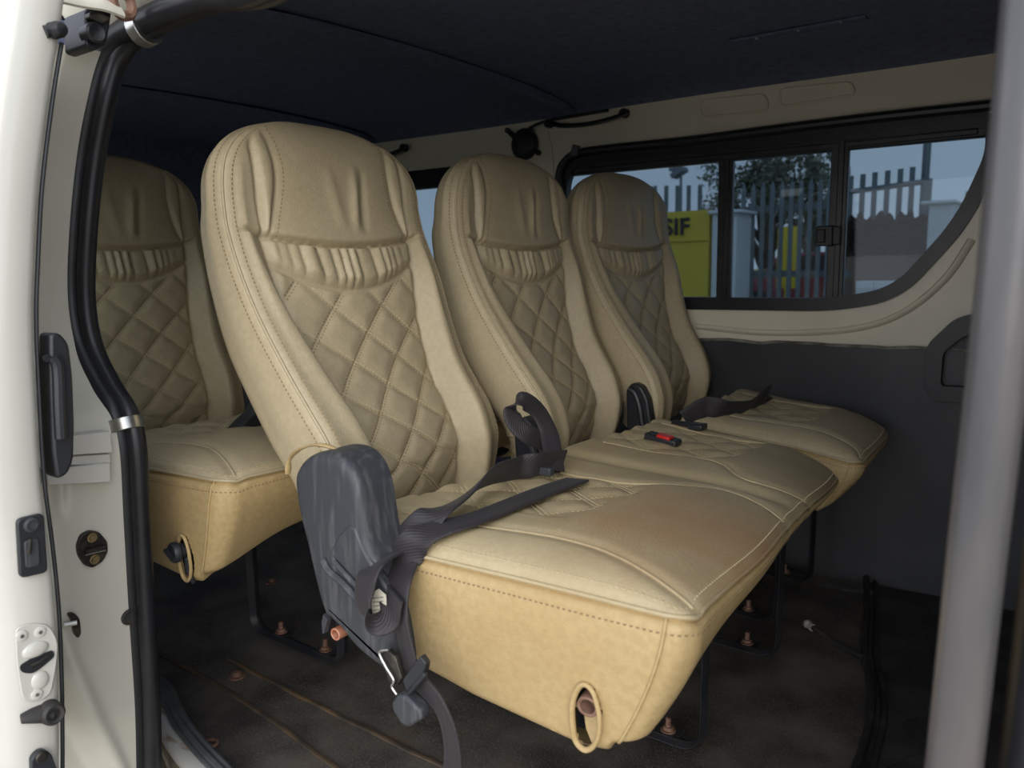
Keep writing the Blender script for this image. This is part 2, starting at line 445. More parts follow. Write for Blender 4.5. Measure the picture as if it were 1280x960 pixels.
def build_backrest_mesh():
    NB, ND = 230, 44
    S, sl = resample(FRONT, NB)
    T = np.gradient(S, axis=0); T /= np.linalg.norm(T, axis=1)[:, None]
    for _ in range(6): T[1:-1] = (T[:-2] + T[1:-1] * 2 + T[2:]) / 4
    T /= np.linalg.norm(T, axis=1)[:, None]
    Nn = np.stack([T[:, 1], -T[:, 0]], 1)               # forward normal in XZ
    zs = S[:, 1]
    hw = np.interp(zs, [.405, .44, .50, .6, .72, .84, .88], [.188, .204, .214, .212, .204, .198, .195])
    th = np.interp(zs, [.405, .5, .62, .72, .79, .85, .88], [.10, .11, .116, .110, .095, .082, .072])
    # dome on top
    last, lN, lT = S[-1], Nn[-1], T[-1]
    ang = np.linspace(0, 1, ND + 1)[1:]
    s_ = np.sin(ang * math.pi / 2)
    rows = []
    for i in range(NB): rows.append((S[i], Nn[i], hw[i], th[i], sl[i], 0.0))
    for a in ang:
        h = math.sin(a * math.pi / 2)
        cw = max(1e-3, (1 - h ** 2.5)) ** (1 / 2.25); ct = max(1e-3, (1 - h ** 2.2)) ** (1 / 2.2)
        mid = last - lN * th[-1] / 2 + np.array([-.012 * h * h, .124 * h])
        t2 = th[-1] * ct
        rows.append((mid + lN * t2 / 2, lN, hw[-1] * cw, t2, sl[-1] + .124 * h, a))
    NF = 150
    u = np.linspace(-1, 1, NF)
    # denser towards the bolsters is not needed
    z_of = np.array([r[0][1] for r in rows]); l_of = np.array([r[4] for r in rows])
    YC = .006
    L0 = float(np.interp(.700, z_of[:NB], l_of[:NB]))
    def feat(y, z, l):
        """displacement along the forward normal for a front point"""
        y = y - YC
        pw = np.interp(z, [.42, .50, .60, .70, .826, .99], [.118, .121, .126, .134, .146, .146])
        ay = abs(y)
        zh = .836 - .020 * (1 - min(1, (y / .17) ** 2))
        zg = .757 + .036 * (y / .14) ** 2
        def below():
            d = 0.0
            rec = np.interp(z, [.42, .5, .62, .72, .8, .84], [.040, .042, .040, .030, .014, .007])
            k = min(1, max(0, (ay - (pw - .002)) / .030)); k = k * k * (3 - 2 * k)
            d -= rec * (1 - k)
            d += .006 * math.exp(-((ay - pw - .034) / .016) ** 2)
            d -= .004 * math.exp(-((ay - pw) / .0045) ** 2)
            if ay < pw:
                if z < zg:                               # diamond quilting
                    w_, h_ = .103, .092
                    a = y / w_ + (l - L0) / h_; b = y / w_ - (l - L0) / h_
                    kk = 1 / math.sqrt(1 / w_ ** 2 + 1 / h_ ** 2)
                    da = abs(a - round(a)) * kk; db = abs(b - round(b)) * kk
                    edge = min(1, (pw - ay) / .012) * min(1, max(0, (zg - z)) / .010)
                    d += .0048 * (1 - math.exp(-(da / .011) ** 2)) * (1 - math.exp(-(db / .011) ** 2)) * edge
                    d -= .0016 * (math.exp(-(da / .0022) ** 2) + math.exp(-(db / .0022) ** 2)) * edge
                    d += .006 * (1 - (y / pw) ** 2)
                else:                                    # gathered band
                    e = min(1, (z - zg) / .012) * min(1, max(0, zh - z) / .008)
                    e2 = min(1, (pw - ay) / .012)
                    fold = abs(math.sin(y * 150 + 1.0 * math.sin(y * 61 + 1) + 14 * (z - .79))) ** .8
                    amp = .0085 * math.exp(-((y + .005) / .112) ** 6) * (.75 + .25 * math.sin(y * 90 + 2))
                    d += (.006 * e + amp * fold * e) * e2
                    d += .006 * (1 - (y / pw) ** 2)
            d -= .003 * math.exp(-((z - zg) / .0035) ** 2) * (1 if ay < pw else 0)
            return d
        def above():
            d = 0.0
            pv = .138 - .026 * math.sin(math.pi * min(1, max(0, (z - .83) / .19)))
            d += .006 * math.exp(-((ay - .146 - .034) / .016) ** 2)
            if ay < pv:
                d += .007 * (1 - (y / pv) ** 4)
            d -= .008 * math.exp(-((ay - .143) / .005) ** 2)
            d += .007 * max(0, 1 - ((ay - (pv + .143) / 2) / ((.143 - pv) / 2 + .002)) ** 2)
            d -= .003 * math.exp(-((ay - pv) / .004) ** 2)
            # creases pressed into the head pad
            vz = max(0, 1 - ((z - .885) / .055) ** 2)
            d += .006 * vz * (math.exp(-((y - .028 - .10 * (z - .88)) / .008) ** 2) - .8 * math.exp(-((y - .046 - .10 * (z - .88)) / .007) ** 2))
            d += .003 * vz * math.exp(-((y + .01 + .2 * (z - .88)) / .012) ** 2)
            return d
        q = min(1, max(0, (z - zh + .003) / .006)); q = q * q * (3 - 2 * q)
        d = (below() if q < 1 else 0) * (1 - q) + (above() if q > 0 else 0) * q
        d -= .0060 * math.exp(-((z - zh) / .0036) ** 2)      # seam below the head pad
        return d
    mb = MB()
    loops = []; fpts = []
    for (P, N, h, t, l, a) in rows:
        rf = min(.020, h * .6, t * .46); rb = min(.034, h * .6, t * .46)
        loop = []                                    # (y, depth, front?)
        yi = h - rf
        for q in u: loop.append((q * yi, 0.0, 1))
        for k in range(1, 11):
            q = k / 10 * math.pi / 2; loop.append((yi + rf * math.sin(q), -rf + rf * math.cos(q), 0))
        for k in range(1, 5):
            loop.append((h - .004 * math.sin(k / 5 * math.pi) * -1, -rf - (t - rf - rb) * k / 5, 0))
        for k in range(0, 9):
            q = k / 8 * math.pi / 2; loop.append((h - rb + rb * math.cos(q), -t + rb - rb * math.sin(q), 0))
        for k in range(1, 12):
            loop.append(((h - rb) * (1 - 2 * k / 12), -t - .012 * math.sin(k / 12 * math.pi) * min(1, t / .06), 0))
        for k in range(0, 9):
            q = (1 - k / 8) * math.pi / 2; loop.append((-(h - rb + rb * math.cos(q)), -t + rb - rb * math.sin(q), 0))
        for k in range(1, 5):
            loop.append((-(h + .004 * math.sin(k / 5 * math.pi)), -t + rb + (t - rf - rb) * k / 5, 0))
        for k in range(0, 10):
            q = (1 - k / 10) * math.pi / 2; loop.append((-(yi + rf * math.sin(q)), -rf + rf * math.cos(q), 0))
        fade = 1.0 if a == 0 else max(0.0, 1 - a * 1.05)
        pts = []
        for (y, d, fr) in loop:
            dd = d
            if fr:
                f = feat(y, P[1], l) * fade
                e = min(1, (yi - abs(y)) / .012)
                dd += f * e
            zz_ = P[1] + N[1] * dd
            q = min(1, max(0, (.80 - P[1]) / .23)); q = q * q * (3 - 2 * q)
            pts.append((P[0] + N[0] * dd - .085 * q * min(1.15, max(0, (y + .195) / .40)) - B_ORG[0], y, zz_ - B_ORG[2]))
        loops.append(pts)
        fpts.append(pts[:NF])
    K = len(loops[0]); o = 0
    mb.grid(loops, 0, closed_v=True)
    mb.f.append(tuple(reversed(range(K)))); mb.m.append(0)
    mb.f.append(tuple((len(loops) - 1) * K + k for k in range(K))); mb.m.append(0)
    body = mb.build('backrest', LE_TOP, None, smooth=80)
    # --- a smooth map (y, row) -> surface point, for threads and piping
    F = np.array(fpts)                                # rows x NF x 3
    yin = np.array([max(.001, r[2] - min(.020, r[2] * .6, r[3] * .46)) for r in rows])
    du = np.gradient(F, axis=1); dv = np.gradient(F, axis=0)
    FN = np.cross(du, dv); FN /= (np.linalg.norm(FN, axis=2)[:, :, None] + 1e-12)
    if FN[40, NF // 2, 0] < 0: FN = -FN
    def at(y, row):
        row = min(max(row, 0), len(rows) - 1.001); i = int(row); fr = row - i
        yi = yin[i] * (1 - fr) + yin[i + 1] * fr
        q = min(max((y / yi + 1) / 2 * (NF - 1), 0), NF - 1.001); j = int(q); fc = q - j
        f = lambda A: (A[i, j] * (1 - fr) * (1 - fc) + A[i + 1, j] * fr * (1 - fc) + A[i, j + 1] * (1 - fr) * fc + A[i + 1, j + 1] * fr * fc)
        return f(F), f(FN)
    row_z = lambda z: float(np.interp(z, z_of, np.arange(len(rows))))
    row_l = lambda l: float(np.interp(l, l_of, np.arange(len(rows))))
    st = MB(); pp = MB()
    def line(ys, rws, mi=0, mbx=st, pale=False):
        A = [at(y, r) for y, r in zip(ys, rws)]
        stitches(st, [p for p, _ in A], [q for _, q in A], mi=mi)
    # side seams, a row of thread on either side
    RW = np.linspace(row_z(.44), NB + ND * .55, 150)
    LPA = np.array(loops); K_ = LPA.shape[1]; cen = LPA.mean(axis=1)
    iA = int(RW[0]); iB = NB + int(ND * .62)
    for sgn in (-1, 1):
        idx = lambda k: (NF - 1 + k) if sgn > 0 else (K_ - k) % K_ if k > 0 else 0
        for k in (1, 9):
            pts = LPA[iA:iB, idx(k)]; nn = pts - (LPA[iA:iB, idx(14)] + LPA[iA:iB, NF // 2]) / 2
            stitches(st, pts, nn / np.linalg.norm(nn, axis=1)[:, None])
        pp.tube([tuple(q) for q in LPA[iA:iB:2, idx(5)]], .0021, 6)
    for sgn in (-1, 1):
        zz = np.linspace(.828, .985, 60)
        pv = [.138 - .026 * math.sin(math.pi * min(1, max(0, (z - .83) / .19))) for z in zz]
        line([YC + sgn * (p - .013) for p in pv], [row_z(z) for z in zz])
    # diamond stitching: two rows on every line
    w_, h_ = .103, .092
    for fam in (1, -1):
        for k in range(-8, 9):
            for off in (-.0032, .0032):
                run_y, run_r = [], []
                for l in np.linspace(.0, .44, 200):
                    y = (k - fam * (l - L0) / h_) * w_ + off * 1.5 + YC
                    r = row_l(l); z = float(np.interp(r, np.arange(len(rows)), z_of))
                    pw = np.interp(z, [.42, .50, .60, .70, .826], [.118, .121, .126, .134, .146])
                    zg = .757 + .036 * ((y - YC) / .14) ** 2
                    if abs(y - YC) < pw - .006 and z < zg - .004 and z > .425:
                        run_y.append(y); run_r.append(r)
                if len(run_y) > 5: line(run_y, run_r, mi=0 if fam < 0 else 1)
    stb = st.build('stitching', [THREAD, THREAD_L], None, smooth=0)
    ppb = pp.build('piping', LE_TOP, None, smooth=80)
    return body.data, stb.data, ppb.data, body, stb, ppb
BACK_ME, BACK_ST, BACK_PP, *_tmp = build_backrest_mesh()
for _o in _tmp: bpy.data.objects.remove(_o)

def add_backrest(root, yc, dx=0.0, dz=0.0, lean=0.0, yaw=0.0, wide=1.0):
    """lean: how much more upright than the nearest seat, turned about a line through the head pad"""
    o = bpy.data.objects.new('backrest', BACK_ME); COL.objects.link(o)
    o.parent = root
    Rm = Matrix.Rotation(yaw, 3, 'Z') @ Matrix.Rotation(lean, 3, 'Y')
    piv = Vector((-.94, yc, .80)); d = piv - Vector((B_ORG[0], yc, B_ORG[2]))
    o.location = piv - Rm @ d + Vector((dx, 0, dz)) - root.location
    o.rotation_euler = Rm.to_euler(); o.scale = (1, wide, 1)
    for nm, me in (('stitching', BACK_ST), ('piping', BACK_PP)):
        s = bpy.data.objects.new(nm, me); COL.objects.link(s); s.parent = o
    return o

# ---------------------------------------------------------------- seat cushions
def poly_dist(P, Q):
    """distance from points P (n,2) to polyline Q (m,2)"""
    d = np.full(len(P), 9.0)
    for a, b in zip(Q[:-1], Q[1:]):
        ab = b - a; t = np.clip(((P - a) @ ab) / (ab @ ab + 1e-12), 0, 1)
        d = np.minimum(d, np.linalg.norm(P - a - t[:, None] * ab, axis=1))
    return d

def slit_outline(cz):
    cx = -.353
    return [(p[0], p[1]) for p in spline([(cx + a, cz + c, 0) for a, c in ((-.0135, -.032), (-.0155, -.015), (-.014, .010), (-.007, .027), (.001, .031), (.009, .024), (.0145, .004), (.013, -.014), (.006, -.030), (-.004, -.038))], 60, closed=True)]
def cushion(root, y0, y1, centres, xf0, xf1, zf0, zf1, zb0, zb1, xb=-.69, slit=True, top=LE_CUSH, bot_z=.325, rc=.024, cz=.363, rfar=.10):
    """padded squab with a boat shaped skirt. near edge y0, far edge y1; xf / zf front seam near and far."""
    NX = 130; NY = int((y1 - y0) / .0055)
    ys = np.linspace(0, 1, NY + 1); ys = .45 * ys + .55 * (.5 - .5 * np.cos(math.pi * ys))
    def edge(q):                                   # front seam x, z at fraction q
        y = y0 + (y1 - y0) * q
        x = xf0 + (xf1 - xf0) * q; 
        for dn, rr in ((y - y0, rc), (y1 - y, rfar)):
            if dn < rr: x -= rr * (1 - math.sqrt(max(0, 1 - (1 - dn / rr) ** 2))) * .9
        # shallow scallop: each place bulges a little forwards
        x += .006 * sum(math.exp(-((y - c) / .12) ** 2) for c in centres)
        return x
    half = .2375
    seams = []
    for c in centres:
        for sg in (-1, 1):
            S = [(c + sg * .118, xb + .02), (c + sg * .114, -.56), (c + sg * .112, -.49), (c + sg * .135, -.445), (c + sg * .172, -.41), (c + sg * .184, -.385), (c + sg * .176, edge((c + sg * .176 - y0) / (y1 - y0)) - .045)]
            yend = c + sg * .158
            S.append((yend, edge((yend - y0) / (y1 - y0)) - .004))
            if sg < 0 and c == centres[0] and y0 + .25 > c:   # flatter run along the outer edge
                S = [(y0 + .062, xb + .02), (y0 + .062, -.56), (y0 + .066, -.47), (y0 + .064, -.40), (y0 + .052, -.35), (y0 + .026, -.298)]
                S[-1] = (y0 + .022, edge(.022 / (y1 - y0)) - .004)
            seams.append(np.array([(p[0], min(p[1], edge((p[0] - y0) / (y1 - y0)) - .003)) for p in spline(S, 60)]))
    YY = np.zeros((NY + 1, NX + 1)); XX = np.zeros_like(YY); BZ = np.zeros_like(YY)
    for i, q in enumerate(ys):
        xe = edge(q)
        tt = np.linspace(0, 1, NX + 1)
        XX[i] = xb + (xe - xb) * tt; YY[i] = y0 + (y1 - y0) * q
        zf = zf0 + (zf1 - zf0) * q; zb = zb0 + (zb1 - zb0) * q
        BZ[i] = zb + (zf - zb) * tt
    P = np.stack([YY.ravel(), XX.ravel()], 1)
    D = np.zeros(len(P))
    ye = np.minimum(P[:, 0] - y0, y1 - P[:, 0])
    xe = (np.array([edge((y - y0) / (y1 - y0)) for y in YY[:, 0]])[:, None] - XX).ravel()
    rnd = lambda d, r: np.where(d < r, 1 - np.sqrt(np.clip(1 - (1 - d / r) ** 2, 0, 1)), 0)
    D += .024 * (1 - rnd(ye, .06)) * (1 - rnd(xe, .10))
    for c in centres:
        e = (P[:, 0] - c) / half
        D += .012 * np.exp(-(e / .78) ** 4) * np.clip((P[:, 1] + .58) / .14, 0, 1) * (1 - np.exp(-(xe / .07) ** 2))
        pw = .114
        inq = (np.abs(P[:, 0] - c) < pw) & (P[:, 1] < -.445)
        w_, h_ = .092, .105
        a = (P[:, 0] - c) / w_ + (P[:, 1] + .5) / h_; b = (P[:, 0] - c) / w_ - (P[:, 1] + .5) / h_
        kk = 1 / math.sqrt(1 / w_ ** 2 + 1 / h_ ** 2)
        da = np.abs(a - np.round(a)) * kk; db = np.abs(b - np.round(b)) * kk
        eg = np.clip((pw - np.abs(P[:, 0] - c)) / .012, 0, 1) * np.clip((-.445 - P[:, 1]) / .02, 0, 1)
        D += np.where(inq, eg * (.005 * (1 - np.exp(-(da / .012) ** 2)) * (1 - np.exp(-(db / .012) ** 2)) - .006), 0)
    for a, b in zip(centres[:-1], centres[1:]):
        D -= .008 * np.exp(-((P[:, 0] - (a + b) / 2) / .02) ** 2) * np.clip(xe / .05, .2, 1)
    for S in seams:
        d = poly_dist(P, S)
        D -= .0035 * np.exp(-(d / .009) ** 2)
    Z = BZ + D.reshape(BZ.shape)
    G = np.stack([XX, YY, Z], 2)
    mb = MB()
    mb.grid(G.tolist(), 0)
    # skirt loop: near side from the back, the front, far side to the back, then the back
    loop = [(0, j) for j in range(NX + 1)] + [(i, NX) for i in range(1, NY + 1)] + [(NY, j) for j in range(NX - 1, -1, -1)] + [(i, 0) for i in range(NY - 1, 0, -1)]
    LP = np.array([G[i, j] for i, j in loop]); n = len(LP)
    tang = np.roll(LP[:, :2], -3, 0) - np.roll(LP[:, :2], 3, 0)
    nrm = np.stack([tang[:, 1], -tang[:, 0]], 1); nrm /= np.linalg.norm(nrm, axis=1)[:, None]
    cen = LP[:, :2].mean(0)
    if ((LP[:, :2] - cen) * nrm).sum() < 0: nrm = -nrm
    for _ in range(8): nrm = (np.roll(nrm, 1, 0) + nrm * 2 + np.roll(nrm, -1, 0)) / 4
    nrm /= np.linalg.norm(nrm, axis=1)[:, None]
    fw = np.clip(nrm[:, 0], 0, 1) ** 1.5            # how much it faces forward
    LV = 44; rows = [LP.tolist()]
    zbot = np.interp(LP[:, 0], [-.80, -.58, -.50, -.37, -.335, -.30, -.27, -.25], [.345, .338, .326, .318, .323, .331, .337, .340]) + (bot_z - .325)
    zbot = zbot * (1 - fw) + (bot_z + .045 - .030 * np.exp(-((LP[:, 1] - y0) / .10) ** 2)) * fw
    for k in range(1, LV + 1):
        q = k / LV
        o = .009 * math.sin(min(1, q / .35) * math.pi / 2) * (1 - q) + .003
        if k == 1: o = -.0015
        tuck = .004 * q ** 3 * (1 - fw)
        if q > .92: tuck = tuck + .010 * ((q - .92) / .08) ** 2
        wx = np.clip((LP[:, 0] - LP[:, 0].max() + .095) / .085, 0, 1); wx = np.maximum(wx * wx * (3 - 2 * wx), fw)
        pull = np.column_stack([(.050 + .025 * np.clip((LP[:, 1] - y0) / .4, 0, 1)) * q ** 1.5 * wx, np.zeros(n)])
        z = LP[:, 2] - .003 + (zbot - LP[:, 2] + .003) * q
        rows.append(np.column_stack([LP[:, :2] + nrm * (o - tuck)[:, None] - pull, z]).tolist())
    rr = np.array(rows)
    # lip turned under
    last = rr[-1]; rows.append((last + np.column_stack([(np.array([[-.50, (y0 + y1) / 2]]) - last[:, :2]) * .08, np.full(n, .006)])).tolist())
    rows.append((last + np.column_stack([(np.array([[-.50, (y0 + y1) / 2]]) - last[:, :2]) * .3, np.full(n, .02)])).tolist())
    sk = MB(); 
    R_ = np.array(rows)
    faces = []
    SO = slit_outline(cz)
    def in_slit(p):
        if not slit or p[1] > y0 + .06 or abs(p[0] + .353) > .05: return False
        c = False
        for (xa, za), (xb_, zb_) in zip(SO, SO[1:] + SO[:1]):
            if (za > p[2]) != (zb_ > p[2]) and p[0] < (xb_ - xa) * (p[2] - za) / (zb_ - za) + xa: c = not c
        return c
    for a in range(len(rows) - 1):
        for b in range(n):
            c4 = [(a, b), (a, (b + 1) % n), (a + 1, (b + 1) % n), (a + 1, b)]
            ctr = sum(R_[i, j] for i, j in c4) / 4
            if in_slit(ctr): continue
            faces.append(tuple(i * n + j for i, j in c4))
    if True:
        faces.append(tuple((len(rows) - 1) * n + b for b in range(n)))
    sk.add(R_.reshape(-1, 3), faces)
    cu = mb.build('cushion', top, root, smooth=80)
    side = sk.build('skirt', LE_SIDE, cu, smooth=70, label='yellower tan vinyl skirt around the cushion')
    # piping and thread
    pp = MB(); st = MB()
    def zat(y, x):
        i = np.clip(np.interp((y - y0) / (y1 - y0), ys, np.arange(NY + 1)), 0, NY - 1e-3); ii = int(i); fi = i - ii
        r0 = np.interp(x, XX[ii], Z[ii]); r1 = np.interp(x, XX[ii + 1], Z[ii + 1])
        return r0 * (1 - fi) + r1 * fi
    for S in seams:
        pp.tube([(x, y, zat(y, x) + .0002) for y, x in S], .0019, 6)
    pp.tube([tuple(LP[i] + np.append(nrm[i] * .001, -.001)) for i in range(0, 2 * (NX + 1) + NY - 1, 2)], .0024, 8)
    pp.build('piping', top, cu, smooth=80)
    m = 2 * (NX + 1) + NY - 1
    # front corner seams on the skirt
    for bidx in (NX, NX + NY):
        vs = MB(); vs.tube([R_[k][bidx] + np.append(nrm[bidx] * .0008, 0) for k in range(0, LV + 1)], .0017, 6)
        vs.build('corner_seam', LE_SIDE, cu, smooth=80)
    for k, mi in ((4, 0),):
        stitches(st, R_[k][:m], np.column_stack([nrm, np.zeros(n)])[:m], mi=0)
    inn = [(3, j) for j in range(NX - 1)] + [(i, NX - 2) for i in range(3, NY - 2)] + [(NY - 3, j) for j in range(NX - 2, -1, -1)]
    stitches(st, [G[i, j] for i, j in inn], [(0, 0, 1)] * len(inn), mi=1)
    for c in centres:                                        # quilting threads
        w_, h_ = .092, .105
        for fam in (1, -1):
            for k in range(-6, 7):
                for off in (-.003, .003):
                    run = []
                    for x in np.linspace(xb + .01, -.452, 90):
                        y = c + (k - fam * (x + .5) / h_) * w_ + off * 1.4
                        if abs(y - c) < .108: run.append((x, y, zat(y, x)))
                    if len(run) > 4: stitches(st, run, [(0, 0, 1)] * len(run), mi=1)
    st.build('stitching', [THREAD, THREAD_L], cu, smooth=0)
    return cu, dict(G=G, zat=zat, R=R_, nrm=nrm, NX=NX, NY=NY)

def slit_parts(root, y0, cz, style, cu):
    """stitched opening in the skirt with the frame tube's end inside"""
    cx = -.353; y = y0 - .004
    rim = MB()
    SO = slit_outline(cz)
    path = []
    for x, z in SO:
        q = 0.0035 * ((z - cz) / .04) ** 2
        path.append((x, y0 - .0095 + .006 * max(0, (cz - z) / .05) + q * 0, z))
    rim.tube(path, .0030, 10, closed=True, flat=(1, .8))
    r = rim.build('opening_rim', LE_SIDE, cu, smooth=80)
    box = MB()
    box.add([(cx - .018, y + .036, cz - .020), (cx + .014, y + .036, cz - .020), (cx + .014, y + .036, cz + .036), (cx - .018, y + .036, cz + .036), (cx - .018, y + .009, cz - .024), (cx + .015, y + .009, cz - .024), (cx + .017, y + .008, cz + .036), (cx - .018, y + .008, cz + .036)],
            [(0, 1, 2, 3), (0, 4, 5, 1), (1, 5, 6, 2), (2, 6, 7, 3), (3, 7, 4, 0)])
    box.build('opening_shade', BLACK_PL, cu, smooth=0)  # black box put in as the shade inside the opening
    t = MB()
    if style == 'tube':
        t.lathe((cx + .002, y - .006, cz + .010), (-.15, 1, .1), [(.05, .0076), (0, .0076), (-.0008, .009), (0, .0106), (.07, .0106)], 24)
        t.build('frame_tube', RUST, root, smooth=40, label='rusty open tube end showing through the slit')
        fl = MB()
        fl.prism([(cx - .012, y + .010, cz - .004), (cx + .012, y + .012, cz - .004), (cx + .010, y + .006, cz - .022), (cx + .001, y + .004, cz - .032), (cx - .008, y + .008, cz - .022)], (0, .003, 0))
        fl.build('opening_flap', LE_SIDE, cu, smooth=40)
    else:
        t.lathe((cx - .002, y - .024, cz + .010), (.1, 1, 0), [(0, .006), (.001, .013), (.004, .015), (.010, .015), (.013, .011), (.05, .010)], 24)
        t.box((cx - .002, y - .026, cz + .010), (.020, .006, .005), Matrix.Rotation(.5, 3, 'Y'))
        t.tube([(cx + .004, y - .004, cz), (cx + .006, y - .004, cz - .02), (cx + .004, y + .004, cz - .04)], .0035, 8)
        t.build('recline_knob', BLACK_PL, root, smooth=40, label='round black knob in the slit')
# ================================================================ the setting
# ---- floor
def floor_material():
    m = mat('dark_floor_vinyl', (0.022, 0.020, 0.018), 0.55)
    n = m.node_tree.nodes; l = m.node_tree.links; b = n['Principled BSDF']
    tc = n.new('ShaderNodeTexCoord')
    def nz(s, d=5, st=None):
        t = n.new('ShaderNodeTexNoise'); t.inputs['Scale'].default_value = s; t.inputs['Detail'].default_value = d
        if st:
            mp = n.new('ShaderNodeMapping'); mp.inputs['Scale'].default_value = st; l.new(tc.outputs['Object'], mp.inputs[0]); l.new(mp.outputs[0], t.inputs['Vector'])
        else: l.new(tc.outputs['Object'], t.inputs['Vector'])
        return t.outputs['Fac']
    def rmp(v, a, c1, bb, c2):
        r = n.new('ShaderNodeValToRGB'); e = r.color_ramp.elements
        e[0].position = a; e[0].color = (*c1, 1); e[1].position = bb; e[1].color = (*c2, 1); l.new(v, r.inputs[0]); return r.outputs[0]
    def mx(f, a, c):
        x = n.new('ShaderNodeMix'); x.data_type = 'RGBA'; l.new(f, x.inputs['Factor']); l.new(a, x.inputs[6])
        if isinstance(c, tuple): x.inputs[7].default_value = (*c, 1)
        else: l.new(c, x.inputs[7])
        return x.outputs[2]
    base = rmp(nz(9), .36, (0.045, 0.041, 0.038), .68, (0.14, 0.125, 0.110))
    speck = rmp(nz(330, 2), .54, (0, 0, 0), .66, (.6, .6, .6))
    c1 = mx(speck, base, (0.22, 0.195, 0.17))
    rust = rmp(nz(16, 6, (.6, 3, 1)), .60, (0, 0, 0), .74, (.6, .6, .6))
    c2 = mx(rust, c1, (0.14, 0.08, 0.045))
    l.new(c2, b.inputs['Base Color'])
    bp = n.new('ShaderNodeBump'); bp.inputs['Strength'].default_value = .5; bp.inputs['Distance'].default_value = .002
    l.new(nz(420, 2), bp.inputs['Height']); l.new(bp.outputs[0], b.inputs['Normal'])
    return m
FLOOR_M = floor_material()
mb = MB()
nx, ny = 120, 60
G = []
for i in range(nx + 1):
    x = -2.75 + 3.9 * i / nx; row = []
    ylo = float(np.interp(x, [-2.75, -1.36, -1.2, -1.12, -1.03, -.9, 1.2], [.76, .705, .667, .650, .636, .62, .618]))
    for j in range(ny + 1):
        y = ylo + (2.065 - ylo) * j / ny
        z = .0025 * math.sin(x * 9 + y * 4) * math.sin(y * 7)
        row.append((x, y, z - .002))
    G.append(row)
mb.grid(G)
mb.box((-.8, 1.43, -.05), (3.9, 1.26, .08))
structure(mb.build('floor', FLOOR_M), 'dark speckled vinyl floor of the van with rusty scuffs')
# seams welded along the floor covering
SEAM_M = mat('floor_seam', (0.05, 0.042, 0.034), .7, color2=(0.15, 0.095, 0.05), vscale=18, lo=.4, hi=.7)
for k, (pts) in enumerate([[(-2.2, .80), (-1.35, .795), (-.9, .75), (-.55, .70)], [(-1.36, .865), (-1.1, .855), (-.8, .85), (-.5, .85)]]):
    mb = MB(); mb.tube([(p[0], p[1], .001 + .001 * math.sin(i)) for i, p in enumerate(spline([(a, b, 0) for a, b in pts], 40))], .0035, 8, flat=(.8, 1.4), up=(0, 0, 1))
    structure(mb.build('trim_%d' % (k + 1), SEAM_M), 'rusty seam line running along the floor')
# front mat, its turned-up edge, and its cracks
MAT_M = mat('cracked_rubber_mat', (0.030, 0.029, 0.027), .5, color2=(0.075, 0.071, 0.064), vscale=12, bump=.6, bscale=70, lo=.45, hi=.75)
def crack(m):
    n = m.node_tree.nodes; l = m.node_tree.links; b = n['Principled BSDF']
    v = n.new('ShaderNodeTexVoronoi'); v.feature = 'DISTANCE_TO_EDGE'; v.inputs['Scale'].default_value = 22
    tc = n.new('ShaderNodeTexCoord'); l.new(tc.outputs['Object'], v.inputs['Vector'])
    r = n.new('ShaderNodeValToRGB'); r.color_ramp.elements[0].position = .0; r.color_ramp.elements[1].position = .03
    l.new(v.outputs['Distance'], r.inputs[0])
    bp = n.new('ShaderNodeBump'); bp.inputs['Strength'].default_value = .6; bp.inputs['Distance'].default_value = .003
    l.new(r.outputs[0], bp.inputs['Height']); l.new(bp.outputs[0], b.inputs['Normal'])
crack(MAT_M)
edge = [(-.215, .62), (-.235, 1.0), (-.24, 1.23), (-.262, 1.42), (-.318, 1.62), (-.352, 1.8), (-.398, 2.0)]
E3 = spline([(a, b, 0) for a, b in edge], 60)
mb = MB()
mb.grid([[(e[0] + (1.1 - e[0]) * q, e[1], .004 + .003 * math.sin(q * 9 + e[1] * 6) * (q > 0)) for q in np.linspace(0, 1, 40)] for e in E3])
mb.grid([[(e[0], e[1], .004 - .01 * q) for q in (0, 1)] for e in E3])
fm = mb.build('floor_mat', MAT_M); tag(fm, 'cracked black rubber mat in front of the seats, its edge folded up in a ridge', 'floor mat')
mb = MB(); mb.tube([(e[0], e[1], .010 + .003 * math.sin(e[1] * 23)) for e in E3], .009, 10, flat=(1.1, .8), up=(0, 0, 1)); mb.tube([(e[0] + .02, e[1], .007) for e in E3], .006, 8, up=(0, 0, 1))
mb.build('folded_edge', RUBBER_D, fm)

# ---- far wall with its two side windows
WY = 2.0
def wallmap(x, z, d): return (x, WY + .02 + d, z)
Xr, Xl = 1.1, -2.75
W1 = rounded_poly([(-1.275, .668), (-.50, .672), (-.36, .70), (-.235, .86), (-.185, 1.0), (-.19, 1.075), (-1.275, 1.088)], .10, 8)
W2 = rounded_poly([(-2.45, .69), (-1.50, .67), (-1.50, 1.088), (-2.45, 1.09)], .08, 6)
structure(sheet('wall_far', [(Xl, -.05), (Xr, -.05), (Xr, 1.27), (Xl, 1.27)], [W1, W2], .04, wallmap, CREAM_IN), 'cream painted inner side of the van above the charcoal panel')
wall_far = bpy.data.objects['wall_far']
def pressing(px):
    P = [onY(x, y, WY - .001) for x, y in px]
    pts = rounded_poly([(p[0], p[2]) for p in P], .018, 5)
    mb = MB(); path = [(a, WY - .001, b) for a, b in pts]
    mb.tube(path, .0035, 8, closed=True)
    c = np.mean([np.array(p) for p in path], axis=0)
    mb.prism([((a - c[0]) * .97 + c[0], WY - .0025, (b - c[2]) * .9 + c[2]) for a, b in pts], (0, .003, 0))
    mb.build('pressed_recess', CREAM_IN, wall_far, smooth=60)
pressing([(876, 126), (957, 118), (961, 138), (878, 147)])
